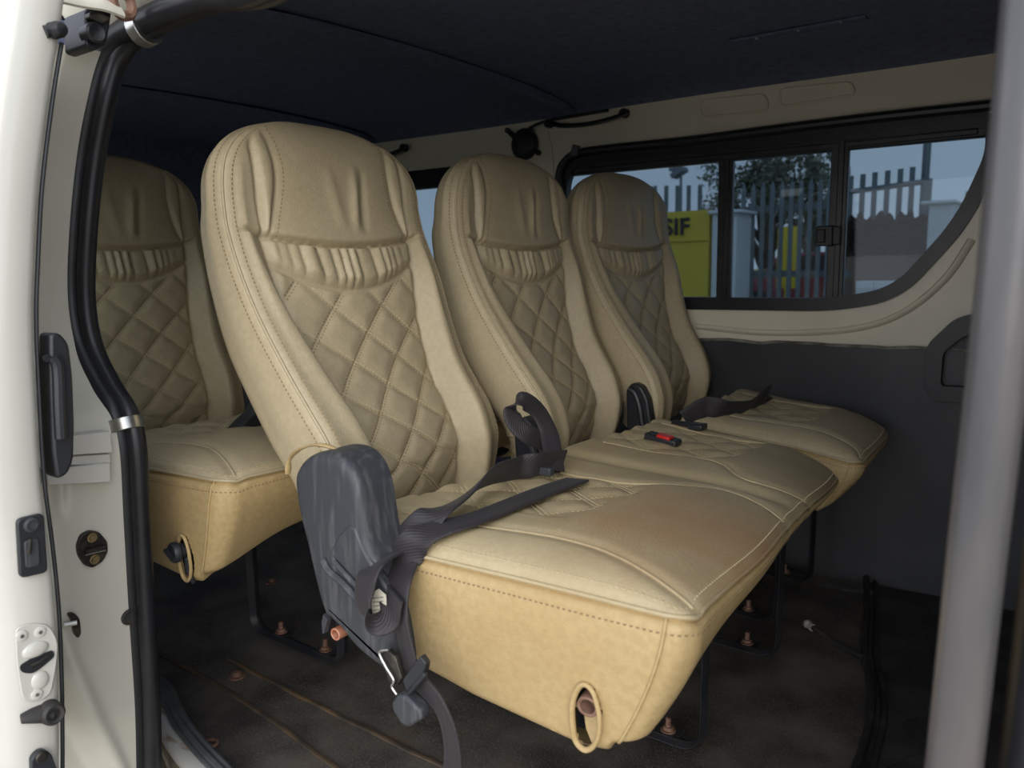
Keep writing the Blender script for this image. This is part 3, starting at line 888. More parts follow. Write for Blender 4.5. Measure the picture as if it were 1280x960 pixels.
pressing([(974, 112), (1064, 103), (1070, 118), (976, 134)])
mb = MB(); P = [onY(683, 158, WY - .001), onY(690, 190, WY - .001), onY(692, 225, WY - .001)]
mb.tube(spline(P, 12), .003, 8); mb.build('panel_joint', CREAM_IN, wall_far, smooth=60)
# swage under the window: a rounded ledge following the glass
mb = MB()
sw = spline([onY(870, 408, WY - .004), onY(960, 416, WY - .004), onY(1060, 412, WY - .004), onY(1125, 393, WY - .004), onY(1180, 350, WY - .004), onY(1215, 300, WY - .004)], 60)
mb.tube(sw, .010, 10, flat=(.6, 1)); mb.build('swage', CREAM_IN, wall_far, smooth=60)
# charcoal lower panel with a ragged top
top = []
for i, x in enumerate(np.linspace(Xl, Xr, 90)):
    top.append((x, .578 + .0035 * math.sin(x * 31) * math.sin(x * 7) + (.004 if i % 7 == 0 else 0)))
mb = MB(); mb.prism([(x, WY - .016, z) for x, z in [(Xl, -.05)] + top + [(Xr, -.05)]], (0, .02, 0))
pnl = structure(mb.build('trim_3', PANEL_DK), 'charcoal painted metal panel along the lower far side'); 
mb = MB(); mb.tube([(x, WY - .017, z + .002) for x, z in top], .004, 6); mb.build('torn_edge', mat('chipped_edge', (0.10, .09, .075), .6, color2=(.35, .33, .28), vscale=30), pnl)
# wheel arch box on the floor by the far side (dark, under the rear seats)
mb = MB()
arch = [(-1.75 + .42 * math.cos(a), .26 * math.sin(a)) for a in np.linspace(0, math.pi, 24)]
mb.prism([(x, 1.80, z - .01) for x, z in arch], (0, .19, 0)); structure(mb.build('trim_4', LINER, bevel=.02), 'wheel arch cover')
# bright metal kick strip where floor meets panel
mb = MB(); mb.tube(spline([onZ(1030, 731, .006), onZ(1060, 737, .008), onZ(1092, 741, .006)], 12), .007, 8, flat=(.6, 1.6), up=(0, 0, 1))
structure(mb.build('trim_5', mat('dull_aluminium', (.22, .22, .23), .4, .8, var=.2, vscale=40)), 'dull metal strip at the foot of the charcoal panel')

# ---- side windows
def window(name, outline, mull, label, latch=False):
    root = bpy.data.objects.new(name, None); COL.objects.link(root); root.location = (0, WY, .7); structure(root, label)
    cx = np.mean([p[0] for p in outline]); cz = np.mean([p[1] for p in outline])
    def inset(d):
        n = len(outline); out = []
        for i in range(n):
            a, b = np.array(outline[i - 2]), np.array(outline[(i + 2) % n]); t = b - a; t /= np.linalg.norm(t) + 1e-9
            nn = np.array([-t[1], t[0]])
            out.append((outline[i][0] + nn[0] * d, outline[i][1] + nn[1] * d))
        return out
    zt = max(p[1] for p in outline)
    inner = inset(.020); outer = inset(-.012)
    sheet('rubber_seal', outer, [inner], .026, lambda x, z, d: (x, WY + .004 + d, z), RUBBER, root, bevel=.004)
    # top channel, deeper than the rest
    xs = [p[0] for p in inner]; xa, xb = min(xs), max(xs)
    mb = MB(); mb.box(((xa + xb) / 2, WY + .012, zt - .027), (xb - xa, .026, .046)); mb.box(((xa + xb) / 2 , WY + .004, zt - .038), (xb - xa - .03, .014, .014))
    mb.build('top_channel', FRAME_BLK, root, bevel=.003)
    mb = MB(); mb.box(((xa - .49) / 2, WY + .006, .683), (abs(xa + .49) - .01, .022, .016)) if name == 'window_1' else mb.box(((xa + xb) / 2, WY + .006, .69), (xb - xa - .03, .02, .016))
    mb.build('bottom_channel', FRAME_BLK, root, bevel=.002)
    for (x0, x1, d) in mull:
        mb = MB(); mb.box(((x0 + x1) / 2, WY + .010 + d, .87), (x1 - x0, .016, .39)); mb.box(((x0 + x1) / 2 + .004, WY + .002 + d, .87), ((x1 - x0) * .35, .006, .385))
        mb.build('mullion', FRAME_BLK, root, bevel=.002)
    mb = MB(); mb.prism([(x, WY + .016, z) for x, z in inset(.010)], (0, .004, 0)); mb.build('pane', TINT, root, smooth=0)
    return root
w1 = window('window_1', W1, [(-.80, -.762, .0), (-.522, -.482, -.004)], 'long tinted side window behind the seats with a sliding pane')
mb = MB(); p = onY(1031, 295, WY - .012)
mb.box(p, (.040, .018, .048)); mb.box(p + np.array([-.006, -.010, 0]), (.020, .010, .032)); mb.box(p + np.array([.026, .004, 0]), (.02, .012, .044))
mb.build('sliding_latch', BLACK_PL, w1, bevel=.003)
w2 = window('window_2', W2, [(-2.0, -1.96, 0)], 'tinted side window further back between the headrests')
# rain gutter style black trim above window 1 (curved hose like seal with a clip)
mb = MB()
hp = spline([onY(700, 240, 1.985), onY(699, 218, 1.985), onY(706, 202, 1.985), onY(722, 192, 1.985), onY(760, 186, 1.985), onY(860, 176, 1.985), onY(1000, 158, 1.985), onY(1110, 145, 1.985), onY(1244, 131, 1.985)], 80)
mb.tube(hp, .012, 10); tr = structure(mb.build('trim_6', RUBBER), 'black rubber channel curving over the side window')
mb = MB(); p = onY(719, 188, 1.972); mb.box(p, (.022, .010, .030), Matrix.Rotation(.3, 3, 'Y')); mb.build('clip', mat('dull_clip', (.16, .16, .16), .5, .5), tr, bevel=.002)

# ---- ceiling, rear wall, near side
mb = MB()
prof = [(.56, 1.085), (.60, 1.13), (.68, 1.19), (.85, 1.235), (1.2, 1.255), (1.6, 1.255), (1.88, 1.24), (1.97, 1.222), (2.01, 1.20)]
prof = spline([(a, b, 0) for a, b in prof], 40)
rows = []
for x in np.linspace(Xl, Xr, 60):
    rows.append([(x, p[0], p[1] + .002 * math.sin(x * 5 + p[0] * 3)) for p in prof])
mb.grid(rows)
mb.grid([[(x, y, 1.32) for y in (.5, 2.05)] for x in (Xl, Xr)])
ceil_ = structure(mb.build('ceiling', LINER), 'dark blue black headliner')
mb = MB(); a = onZ(930, 51, 1.247); b = onZ(1062, 25, 1.247)
mb.box(((a[0] + b[0]) / 2, a[1], 1.248), (abs(b[0] - a[0]) + .06, .03, .006)); cs = mb.build('ceiling_rail', LINER, ceil_, bevel=.002)
for px in ((946, 48), (998, 38), (1051, 27)):
    mb = MB(); p = onZ(*px, 1.243); mb.lathe(p, (0, 0, -1), [(-.002, .0035), (.001, .0035), (.002, .002)], 12); mb.build('screw', STEEL, cs)
for x in (-1.25, -2.05):        # roof bows under the liner
    mb = MB(); mb.tube([(x, p[0], p[1] - .006) for p in prof[6:-4]], .02, 8, flat=(.5, 1.6), up=(0, 0, 1)); mb.build('roof_bow', LINER, ceil_)
mb = MB(); mb.box((Xl - .02, 1.28, .62), (.04, 1.55, 1.32)); structure(mb.build('wall_rear', LINER), 'dark rear end of the van')
mb = MB(); mb.box((1.12, 1.28, .62), (.04, 1.55, 1.32)); structure(mb.build('front_light_block', LINER), 'dark panel closing the unseen front, added to keep cab light out')  # unseen panel added to block light from the cab
# near side body behind the door opening
W3 = rounded_poly([(-2.45, .66), (-1.22, .66), (-1.22, 1.03), (-2.45, 1.03)], .06, 5)  # opening added out of view to let daylight onto the rear bench
structure(sheet('wall_near', [(-2.74, -.05), (-1.12, -.05), (-1.12, 1.11), (-2.74, 1.11)], [W3], .03, lambda x, z, d: (x, .53 + d, z), LINER), 'dark inner side panel behind the door opening')
mb = MB(); mb.prism([(x, .53, z) for x, z in W3], (0, .004, 0)); structure(mb.build('fill_window', CLEAR, smooth=0), 'unseen side window behind the open door, added to light the rear bench')

# ---- door opening: pillar jamb, weatherstrip, header, sill
SEAL_PX = [(330, -12, .57), (262, -1, .57), (215, 16, .565), (180, 33, .56), (158, 50, .552), (140, 78, .543), (127, 125, .53), (113, 200, .518), (104, 290, .506), (102, 370, .50), (112, 430, .50), (134, 478, .50), (156, 515, .50), (166, 560, .50), (171, 650, .50), (177, 760, .50), (184, 870, .50), (186, 960, .50), (186, 1010, .50)]
SEAL_TOP = [(.55, .575, 1.115), (.25, .577, 1.118), (-.10, .578, 1.118), (-.40, .577, 1.112), (-.58, .574, 1.102)]
SEAL = spline([np.array(q) for q in SEAL_TOP] + [onY(a - (7 if b > 40 else 2), b, c) for a, b, c in SEAL_PX], 190)
def nearest_seal(z):
    return min(SEAL[80:], key=lambda p: abs(p[2] - z))
# jamb: from the inner lip by the seal outwards to the body skin behind the sliding door
mb = MB(); rows = []
for p in SEAL[[i for i, q in enumerate(SEAL) if q[2] < 1.052 and q[0] < -.8][0]:]:
    x, y, z = p
    t = np.clip((z - .05) / 1.0, 0, 1)
    yo = .36 + .085 * max(0, (z - .55) / .5) ** 1.4
    low = max(0, min(1, (.50 - z) / .28)); low = low * low * (3 - 2 * low)
    w = y - yo
    flare = .055 * low
    row = [(x - .05, y + .035, z), (x - .03, y + .033, z), (x - .014, y + .026, z), (x - .002, y + .014, z), (x + .006, y + .004, z)]
    fb = np.interp(z, [.02, .10, .22, .34, .46, .52], [.02, .22, .50, .72, .95, 1.25])        # wheel arch flange sweeps inwards lower down
    for f in np.linspace(0, 1, 44):
        dip = min(1, max(0, (f - fb) / .16)); dip = dip * dip * (3 - 2 * dip)
        roll = math.exp(-((f - fb + .03) / .05) ** 2) * .006 * (fb < 1.1)
        gut = .016 * min(1, max(0, (f - .62) / .3)) ** 1.5 + .006 * math.exp(-((f - .62) / .05) ** 2) * (z > .5)
        row.append((x + .009 - .045 * dip + roll - gut, y - w * f, z))
    row += [(x - .05, yo + .002, z), (x - .10, yo + .02, z)]
    rows.append(row)
mb.grid(rows)
jamb = structure(mb.build('wall_jamb', CREAM, smooth=60), 'cream painted door pillar beside the rear seat')
# header above the opening
mb = MB()
hd = SEAL[:[i for i, q in enumerate(SEAL) if q[2] < 1.045 and q[0] < -.8][0]] 
mb.grid([[tuple(p + np.array([0, .03, .005])), tuple(p + np.array([-.004, .004, .012])), tuple(p + np.array([-.01, -.03, .022])), tuple(p + np.array([-.012, -.05, .05])), tuple(p + np.array([-.012, -.05, .12]))] for p in hd])
structure(mb.build('trim_7', CREAM, smooth=60), 'cream header over the door opening')
# weatherstrip: two soft lobes
seal_o = MB(); d = np.array([.010, .004, 0])
seal_o.tube([p + np.array([-.003, -.006, 0]) for p in SEAL], .0150, 14)
seal_o.tube([p + np.array([.012, .006, -.003]) for p in SEAL], .0125, 14)
so = structure(seal_o.build('trim_8', RUBBER, smooth=60), 'black rubber weatherstrip round the door opening')
for px, y in (((172, 26), .556), ((161, 524), .494)):
    p = onY(*px, y); i = int(np.argmin([np.linalg.norm(q - p) for q in SEAL])); t = SEAL[min(i + 1, len(SEAL) - 1)] - SEAL[i - 1]; t /= np.linalg.norm(t)
    mb = MB(); c = SEAL[i] + np.array([.004, 0, -.002])
    mb.tube([c - t * .008, c + t * .008], .0225, 16, flat=(1.0, 1.0))
    mb.build('clamp', STEEL, so, bevel=.001, label='bright metal clamp round the weatherstrip')
# sill: stepped edge of the floor with a pale lip and a grey rubber edging
mb = MB()
lip = spline([(-1.55, .74, .016), (-1.33, .706, .024), (-1.27, .686, .024), (-1.2, .664, .018), (-1.12, .648, .013), (-1.03, .634, .010), (-.9, .620, .006), (-.4, .618, .004), (.2, .616, .004), (1.1, .615, .004)], 70)
mb = MB()
for dy, dz, r in ((0, 0, .0075), (.009, .002, .0055), (-.008, -.002, .0045)):
    mb.tube([p + np.array([dy * .3, dy, dz]) for p in lip], r, 8, up=(0, 0, 1))
structure(mb.build('trim_9', mat('grey_sill_rubber', (.10, .11, .115), .55, var=.25, vscale=20)), 'ribbed grey rubber edging on the door sill')
SILL_M = mat('chipped_white_sill', (.66, .65, .61), .4, color2=(.36, .19, .08), vscale=11, lo=.52, hi=.60, stretch=(1, 2.5, 1))
mb = MB(); mb.grid([[tuple(p + np.array([.004, .004, -.008])), tuple(p + np.array([-.006, -.014, -.012])), tuple(p + np.array([-.010, -.022, -.016])), tuple(p + np.array([-.012, -.026, -.024])), tuple(p + np.array([-.012, -.025, -.034]))] for p in lip])
structure(mb.build('trim_10', SILL_M, smooth=50), 'chipped white sill lip with rust')
STEP_M = mat('muddy_step', (.16, .135, .09), .8, color2=(.30, .265, .19), vscale=30, bump=.4, bscale=80)
mb = MB(); mb.box((-.4, .53, -.10), (3.0, .34, .04)); mb.grid([[tuple(p + np.array([-.012, -.018, -.03])), tuple(p + np.array([-.012, -.016, -.10]))] for p in lip]); structure(mb.build('trim_11', STEP_M), 'muddy entrance step below the floor')
# front post of the opening, close to the camera
mb = MB()
pp = [onY(1302, -60, .44), onY(1293, 0, .44), onY(1274, 200, .44), onY(1254, 400, .44), onY(1236, 560, .44), onY(1220, 700, .44), onY(1192, 960, .44), onY(1175, 1120, .44)]
up_ = np.array(pp[0]) - np.array(pp[2]); up_ /= np.linalg.norm(up_)
pp = [np.array(pp[0]) + up_ * k for k in (.22, .14, .07)] + pp + [np.array(pp[-1]) - up_ * .25, np.array(pp[-1]) - up_ * .5]
mb.tube(spline(pp, 60), .0132, 28); structure(mb.build('trim_12', POST_MAT, smooth=60), 'worn grey metal post at the front edge of the door opening')
mb = MB()
pq = [np.array(q) + np.array([.042, .02, 0]) for q in pp]
mb.tube(spline(pq, 40), .024, 20); structure(mb.build('trim_13', RUBBER, smooth=60), 'black rubber seal behind the grey post')
mb = MB(); mb.box((.58, .52, .50), (.98, .04, 1.22)); structure(mb.build('wall_side_front', CREAM), 'front part of the near body side')
# ================================================================ seats
YC1, PITCH = .833, .475
def leg_frame(root, y, x0, x1, ztop):
    """flat steel bar bent into a U, bolted to the floor"""
    mb = MB()
    r = .035
    path = [(x1 + .01, y, ztop)] + [(x1 + .004 * (1 - q), y, ztop - (ztop - .05) * q) for q in np.linspace(.2, 1, 6)]
    path += [(x1 - r + r * math.cos(a), y, .012 + r - r * math.sin(a)) for a in np.linspace(0.2, math.pi / 2, 8)]
    path += [(x1 - r - (x1 - r - x0 - r) * q, y, .012) for q in np.linspace(.1, 1, 6)]
    path += [(x0 + r - r * math.sin(a), y, .012 + r - r * math.cos(a)) for a in np.linspace(.1, math.pi / 2, 8)]
    path += [(x0, y, .05 + (ztop - .05) * q) for q in np.linspace(.2, 1, 5)]
    mb.tube(path, .012, 4, flat=(1.25, .55), up=(0, 1, 0))
    lf = mb.build('leg_frame', FRAME_BLK, root, smooth=40, bevel=.0015)
    for bx in (x1 - .065, x0 + .07):
        mb = MB(); mb.box((bx, y + .012, .016), (.045, .034, .004)); mb.build('foot_plate', FRAME_BLK, lf, bevel=.002)
        mb = MB(); mb.lathe((bx, y + .012, .018), (0, 0, 1), [(0, .0125), (.002, .0125), (.0022, .0085), (.008, .0085), (.0082, .0048), (.022, .0046), (.023, .003)], 12); mb.build('bolt', RUST, lf, label='rusty bolt with a washer')
    return lf
def sideplate(px, y, th=.05):
    return [tuple(onY(a, b, y)) for a, b in px]

def bench(loc, front=True):
    if front:
        root = thing('bench_seat', loc, 'beige quilted double bench seat nearest the door opening, worn brown on its front edge', 'bench seat')
        cu, info = cushion(root, .598, 1.485, (YC1, YC1 + PITCH - .012), -.256, -.345, .480, .400, .470, .446)
        slit_parts(root, .598, .363, 'tube', cu)
    # backrests
    add_backrest(root, YC1); add_backrest(root, YC1 + PITCH, lean=.06)
    for y in (1.105, 1.475): leg_frame(root, y, -.72, -.447, .36)
    # frame tubes under the seat
    mb = MB()
    mb.tube([(-.40, .66, .350), (-.40, 1.44, .350)], .013, 12); mb.tube([(-.68, .66, .350), (-.68, 1.44, .350)], .013, 12)
    mb.tube([(-.40, .70, .35), (-.68, .70, .35)], .012, 10); mb.tube([(-.40, 1.42, .35), (-.68, 1.42, .35)], .012, 10)
    mb.build('seat_frame', FRAME_BLK, root)
    return root, cu

fb, fcu = bench((-.5, 1.05, 0))
# worn round hole in the skirt
mb = MB(); p = onY(693, 899, .601); mb.lathe(p + np.array([0, -.0005, 0]), (0, -1, 0), [(0, .0115), (.0015, .011), (.0022, .008), (.001, .0075), (.001, .004)], 24)
mb.build('worn_patch', mat('worn_foam', (.60, .40, .12), .8, color2=(.64, .50, .30), vscale=60), fcu)
# scuffed plastic recliner cover on the near side
def recliner(root, yo, px, name='recliner_cover', ym=GREY_PL, th=.052):
    P = [onY(a, b, yo) for a, b in px]
    pts = spline([(p[0], p[2], 0) for p in P], 110, closed=True)
    c = np.mean([q[:2] for q in pts], axis=0)
    mb = MB(); rows = []
    for off, sh in ((th, .0), (.012, .0), (.006, .0012), (.002, .004), (.0003, .008), (0, .013)):
        row = []
        n = len(pts)
        for i in range(n):
            a, b = np.array(pts[i - 2][:2]), np.array(pts[(i + 2) % n][:2]); t = b - a; t /= np.linalg.norm(t) + 1e-9
            nn = np.array([-t[1], t[0]])
            if (c - np.array(pts[i][:2])) @ nn < 0 : nn = -nn
            q = np.array(pts[i][:2]) + nn * sh
            row.append((q[0], yo + off, q[1]))
        rows.append(row)
    mb.grid(rows, closed_v=True)
    o = len(mb.v) - len(pts)
    mb.f.append(tuple(range(o, o + len(pts)))); mb.m.append(0)
    mb.f.append(tuple(range(len(pts)))); mb.m.append(0)
    return mb.build(name, ym, root, smooth=50)
cov = recliner(fb, .560, [(366, 602), (371, 583), (384, 570), (402, 566), (422, 571), (438, 588), (447, 612), (452, 640), (457, 672), (464, 695), (477, 732), (487, 775), (491, 815), (490, 842), (474, 836), (444, 812), (426, 790), (412, 776), (404, 768), (395, 740), (381, 680), (371, 640)])
cov['label'] = 'scuffed dark grey plastic recliner cover'
mb = MB()
L = [onY(a, b, .5585) for a, b in ((411, 692), (423, 668), (434, 657), (443, 659), (455, 690), (474, 722), (488, 742), (474, 762), (440, 722))]
mb.prism([tuple(p) for p in L], (0, .012, 0)); mb.build('recline_lever', GREY_PL, cov, bevel=.003)
mb = MB(); mb.tube(spline([onY(a, b, .5575) for a, b in ((404, 700), (412, 714), (430, 730), (450, 752), (466, 764))], 20), .0042, 8); mb.tube(spline([onY(a, b, .5575) for a, b in ((418, 702), (436, 722), (462, 748), (478, 760))], 20), .003, 8)
mb.build('rib', GREY_PL, cov)
mb = MB(); mb.prism([tuple(onY(a, b, .562)) for a, b in ((404, 768), (409, 775), (405, 792), (403, 792), (402, 778))], (0, .006, 0)); mb.build('torn_tab', GREY_PL, cov)
mb = MB(); p = onY(419, 793, .570); mb.lathe(p, (-.05, 1, 0), [(.04, .0052), (0, .0052), (-.0006, .0060), (0, .0074), (.06, .0074)], 20); mb.build('frame_tube', mat('copper_red_tube', (.38, .13, .07), .55, color2=(.5, .24, .15), vscale=90), fb, label='copper red tube end under the recliner cover')
# fabric flap of the backrest cover round the top of the recliner
mb = MB(); path = spline([onY(a, b, .585) for a, b in ((360, 592), (362, 575), (374, 562), (400, 556), (428, 566), (446, 590), (456, 625), (460, 660))], 40)
mb.tube([tuple(p) for p in path], [.0022 + .0006 * math.sin(i * .9) for i in range(len(path))], 8, flat=(1.8, .8), up=(0, 1, 0)); mb.build('cover_hem', LE_SIDE, fb, smooth=80)
# dark hinge column between the two backrests
mb = MB()
c1 = [onY(a, b, 1.06) for a, b in ((641, 530), (655, 520), (672, 540), (676, 600), (646, 600))]
mb.prism([tuple(p) for p in c1], (0, .025, 0)); mb.build('hinge_cover', BLACK_PL, fb, bevel=.004)
mb = MB(); mb.tube([onY(664, 556, 1.05), onY(676, 584, 1.05)], .006, 4); mb.tube([onY(672, 552, 1.05), onY(684, 580, 1.05)], .005, 4); mb.build('hinge_arm', GREY_PL, fb, bevel=.001)

# folding single seat by the far wall
js = thing('folding_seat', (-.5, 1.745, 0), 'beige quilted single seat beside the tinted window and charcoal panel', 'folding seat')
jcu, _ = cushion(js, 1.550, 1.955, (1.75,), -.328, -.352, .405, .400, .445, .445, slit=False, bot_z=.30, top=LE_TOP)
add_backrest(js, 1.757, dx=.01, dz=.0, lean=.07, yaw=-.05, wide=1.05)
for y in (1.63, 1.89): leg_frame(js, y, -.72, -.50, .34)
mb = MB()
pts = rounded_poly([(q[0], q[2]) for q in (onY(a, b, 1.50) for a, b in ((783, 540), (782, 486), (790, 478), (801, 482), (810, 500), (813, 525), (819, 545), (826, 560), (822, 588), (790, 588)))], .012, 5)
mb.prism([(a, 1.50, b) for a, b in pts], (0, .026, 0)); rc = mb.build('recliner_cover', BLACK_PL, js, bevel=.005, label='black plastic recliner cover')
mb = MB(); mb.tube(spline([onY(a, b, 1.499) for a, b in ((786, 486), (794, 492), (800, 510), (803, 530), (810, 548), (818, 560))], 24), .0065, 8); mb.build('rib', BLACK_PL, rc)
mb = MB(); mb.tube([(-.47, 1.60, .34), (-.47, 1.92, .34)], .013, 12); mb.tube([(-.68, 1.60, .34), (-.68, 1.92, .34)], .013, 12); mb.tube([(-.47, 1.76, .34), (-.68, 1.76, .34)], .012, 10); mb.build('seat_frame', FRAME_BLK, js)

# rear row: the same bench, and the dark seat beyond it
def rear_bench():
    root = thing('bench_seat', (-.5, 1.05, 0), 'beige quilted bench seat in the row behind, half hidden by the door pillar', 'bench seat')
    cu, info = cushion(root, .598, 1.485, (YC1, YC1 + PITCH - .012), -.258, -.300, .486, .45, .466, .455, top=LE_TOP)
    slit_parts(root, .598, .363, 'knob', cu)
    add_backrest(root, YC1, lean=.10); add_backrest(root, YC1 + PITCH, lean=.10)
    for y in (.95, 1.40): leg_frame(root, y, -.72, -.447, .36)
    mb = MB()
    mb.tube([(-.40, .66, .350), (-.40, 1.44, .350)], .013, 12); mb.tube([(-.68, .66, .350), (-.68, 1.44, .350)], .013, 12); mb.tube([(-.40, .70, .35), (-.68, .70, .35)], .012, 10); mb.tube([(-.40, 1.42, .35), (-.68, 1.42, .35)], .012, 10); mb.build('seat_frame', FRAME_BLK, root)
    root.location = (-.5 - .665, 1.05, .015)
    return root
rb = rear_bench()

# ================================================================ belts
bpy.context.view_layer.update()
def on_obj(o, px, py, lift=.003):
    """the point of an object's surface seen at this place, lifted along the surface normal"""
    mi = o.matrix_world.inverted(); d = Vector(ray((px, py))).normalized()
    hit, loc, nrm, _ = o.ray_cast(mi @ Vector(CAM), mi.to_3x3() @ d)
    if not hit: return onZ(px, py, .455 + lift)
    n = o.matrix_world.to_3x3() @ nrm
    if n.dot(d) > 0: n = -n
    return np.array(o.matrix_world @ loc + n * lift)
b1 = thing('seat_belt', (-.52, .60, .50), 'black lap belt lying across the nearest seat and hanging over its side', 'seat belt')
OC = lambda a, b, l=.006: on_obj(fcu, a, b, l)
P = [OC(722, 604, .005), OC(690, 616), OC(650, 632), OC(612, 648), OC(580, 660, .007), OC(550, 671, .010), OC(528, 682, .012), onY(507, 702, .588), onY(500, 730, .566), onY(500, 766, .558), onY(506, 800, .556), onY(517, 845, .556)]
Wd = [(.75, .45, 0)] * 4 + [(.8, .4, 0), (.85, .35, .05), (.9, .3, .1), (.95, .1, .2), (.95, -.2, .1), (.9, -.35, .05), (.9, -.35, .1), (.9, -.3, .15)]
strap('webbing', P, Wd, b1, .0185)
P = [onY(514, 838, .556), onY(530, 858, .553), onY(548, 880, .55), onY(562, 915, .55), onY(566, 960, .55), onY(556, 1010, .55)]
strap('tail_webbing', P, [(.8, -.2, .35), (.75, -.25, .5), (.75, -.3, .4), (.85, -.3, .1), (.9, -.3, 0), (.9, -.3, 0)], b1, .0165)
# loop hanging beside the recliner cover
P = [OC(706, 590, .018), OC(672, 600, .022), OC(640, 606, .024), OC(612, 618, .024), OC(575, 644, .018), OC(545, 660, .016), onY(500, 684, .600), onY(466, 712, .552), onY(454, 742, .542), onY(457, 764, .541), onY(474, 774, .546), onY(489, 764, .553), onY(494, 742, .555)]
Wd = [(.25, .1, .9), (.25, .1, .95), (.3, .1, .9), (.5, .1, .85), (.85, .3, .45), (.9, .4, .1), (.85, .3, .2), (.8, .1, .45), (.9, -.2, .25), (.9, -.3, .1), (.7, -.3, -.5), (.5, -.3, -.7), (.9, -.3, .1)]
strap('webbing', P, Wd, b1, .0180, n=130)
# latch plate, buckle
mb = MB()
def pl(px, y): return [tuple(onY(a, b, y)) for a, b in px]
mb.prism(pl([(474, 818), (484, 812), (494, 822), (502, 848), (496, 858), (486, 852)], .546), (0, .006, 0)); mb.build('latch_plate', GREASE, b1, bevel=.001)
mb = MB(); mb.tube(spline([onY(a, b, .543) for a, b in ((486, 812), (474, 815), (482, 833), (492, 850), (490, 858), (496, 868))], 24), .0016, 8); mb.build('wire_clip', STEEL, b1, label='bright bent wire clip')
mb = MB(); mb.prism(pl([(489, 878), (496, 868), (508, 872), (524, 888), (526, 900), (510, 910), (501, 906), (490, 888)], .538), (0, .016, 0)); mb.build('buckle', GREY_PL, b1, bevel=.003)
mb = MB(); mb.prism(pl([(503, 850), (525, 820), (532, 830), (530, 842), (508, 866)], .544), (0, .008, 0)); mb.tube([onY(512, 866, .543), onY(532, 842, .543)], .003, 8); mb.build('slide_adjuster', BLACK_PL, b1, bevel=.0015)
mb = MB(); q = pl([(463, 742), (473, 736), (482, 744), (483, 766), (466, 771)], .5535); mb.prism(q, (0, .001, 0)); lb = mb.build('care_label', LABEL_M, b1, smooth=0, label='creased off white sewn label')
mb = MB()
for k, yy in enumerate((748, 753, 758, 763)):
    for a0, a1 in ((466, 469), (470, 474), (475, 479)):
        a_, b_ = onY(a0, yy + (a0 - 466) * -.12, .5528), onY(a1, yy + (a1 - 466) * -.12, .5528)
        mb.tube([a_, b_], .0004, 4)
mb.build('print', INK, lb)

b2 = thing('seat_belt', (-.64, 1.06, .50), 'black belt loop standing up between the two front row backrests', 'seat belt')
xl = -.655
P = [onX(694, 588, -.60), onX(690, 560, -.62), onX(684, 535, -.64), onX(671, 512, xl), onX(652, 501, xl - .01), onX(640, 512, xl - .02), onX(645, 530, xl - .01), onX(662, 544, xl + .005), onX(682, 552, xl + .01)]
strap('webbing', P, [(.3, .8, .1), (.3, .8, .15), (.2, .8, .25)] + [(.05, .77, .41)] * 3 + [(.05, .7, .55), (.05, .55, .75), (.05, .45, .85)], b2, .0145, n=110)
mb = MB(); mb.box(onX(683, 589, -.60), (.02, .012, .012)); mb.build('end_tab', GREY_PL, b2, bevel=.002)

b3 = thing('seat_belt', (-.62, 1.68, .47), 'black belt folded on the single seat by the window', 'seat belt')
OJ = lambda a, b, l=.006: on_obj(jcu, a, b, l)
P = [OJ(858, 526, .010), OJ(882, 520, .022), OJ(906, 520, .014), OJ(930, 516, .012), OJ(948, 511, .020), OJ(957, 506, .028), OJ(948, 508, .012)]
strap('webbing', P, [(.4, .2, .85), (.4, .15, .9), (.5, .2, .8), (.5, .15, .8), (.4, .15, .9), (.3, .15, .9), (.4, .2, .8)], b3, .022)
mb = MB(); a_ = OJ(842, 528, .012); b_ = OJ(872, 533, .011)
mb.tube([a_, (a_ + b_) / 2, b_], .009, 12, flat=(.6, 1.3), up=(0, 0, 1)); mb.box(b_ + np.array([.0, .0, .0]), (.03, .03, .012)); mb.build('buckle', BLACK_PL, b3, bevel=.003)
b4 = thing('buckle_stalk', (-.62, 1.50, .46), 'black belt buckle with a red press button between bench and single seat', 'buckle')
p = onX(828, 552, -.60)
mb = MB(); mb.box(p, (.062, .028, .022), Matrix.Rotation(.15, 3, 'Y')); mb.tube([p + np.array([-.02, 0, -.004]), p + np.array([-.06, .0, -.03])], .008, 8); mb.build('buckle_body', BLACK_PL, b4, bevel=.004)
mb = MB(); mb.box(p + np.array([.008, -.006, .011]), (.026, .020, .006), Matrix.Rotation(.15, 3, 'Y')); mb.build('press_button', RED_PL, b4, bevel=.002)
b5 = thing('seat_belt', (-1.28, .85, .50), 'black belt tucked down the side of the rear bench seat', 'seat belt')
bpy.context.view_layer.update()
rcu = [c for c in rb.children if c.name.startswith('cushion')][0]
OR_ = lambda a, b, l=.005: on_obj(rcu, a, b, l)
P = [onZ(222, 566, .500), onZ(245, 560, .502), onZ(270, 555, .504), onZ(298, 549, .512), onX(318, 535, -1.21)]
strap('webbing', P, [(.5, .85, 0), (.5, .85, 0), (.5, .85, .1), (.5, .8, .2), (.4, .8, .3)], b5, .013)
mb = MB(); mb.prism([tuple(onX(a, b, -1.20)) for a, b in ((268, 549), (292, 524), (306, 512), (318, 480), (330, 480), (338, 552), (296, 558))], (.03, 0, 0)); mb.build('buckle_cover', BLACK_PL, b5, bevel=.006)
mb = MB(); mb.prism([tuple(onX(a, b, -1.215)) for a, b in ((300, 475), (316, 480), (326, 512), (306, 515))], (.012, 0, 0)); mb.build('buckle_stem', BLACK_PL, b5, bevel=.003)

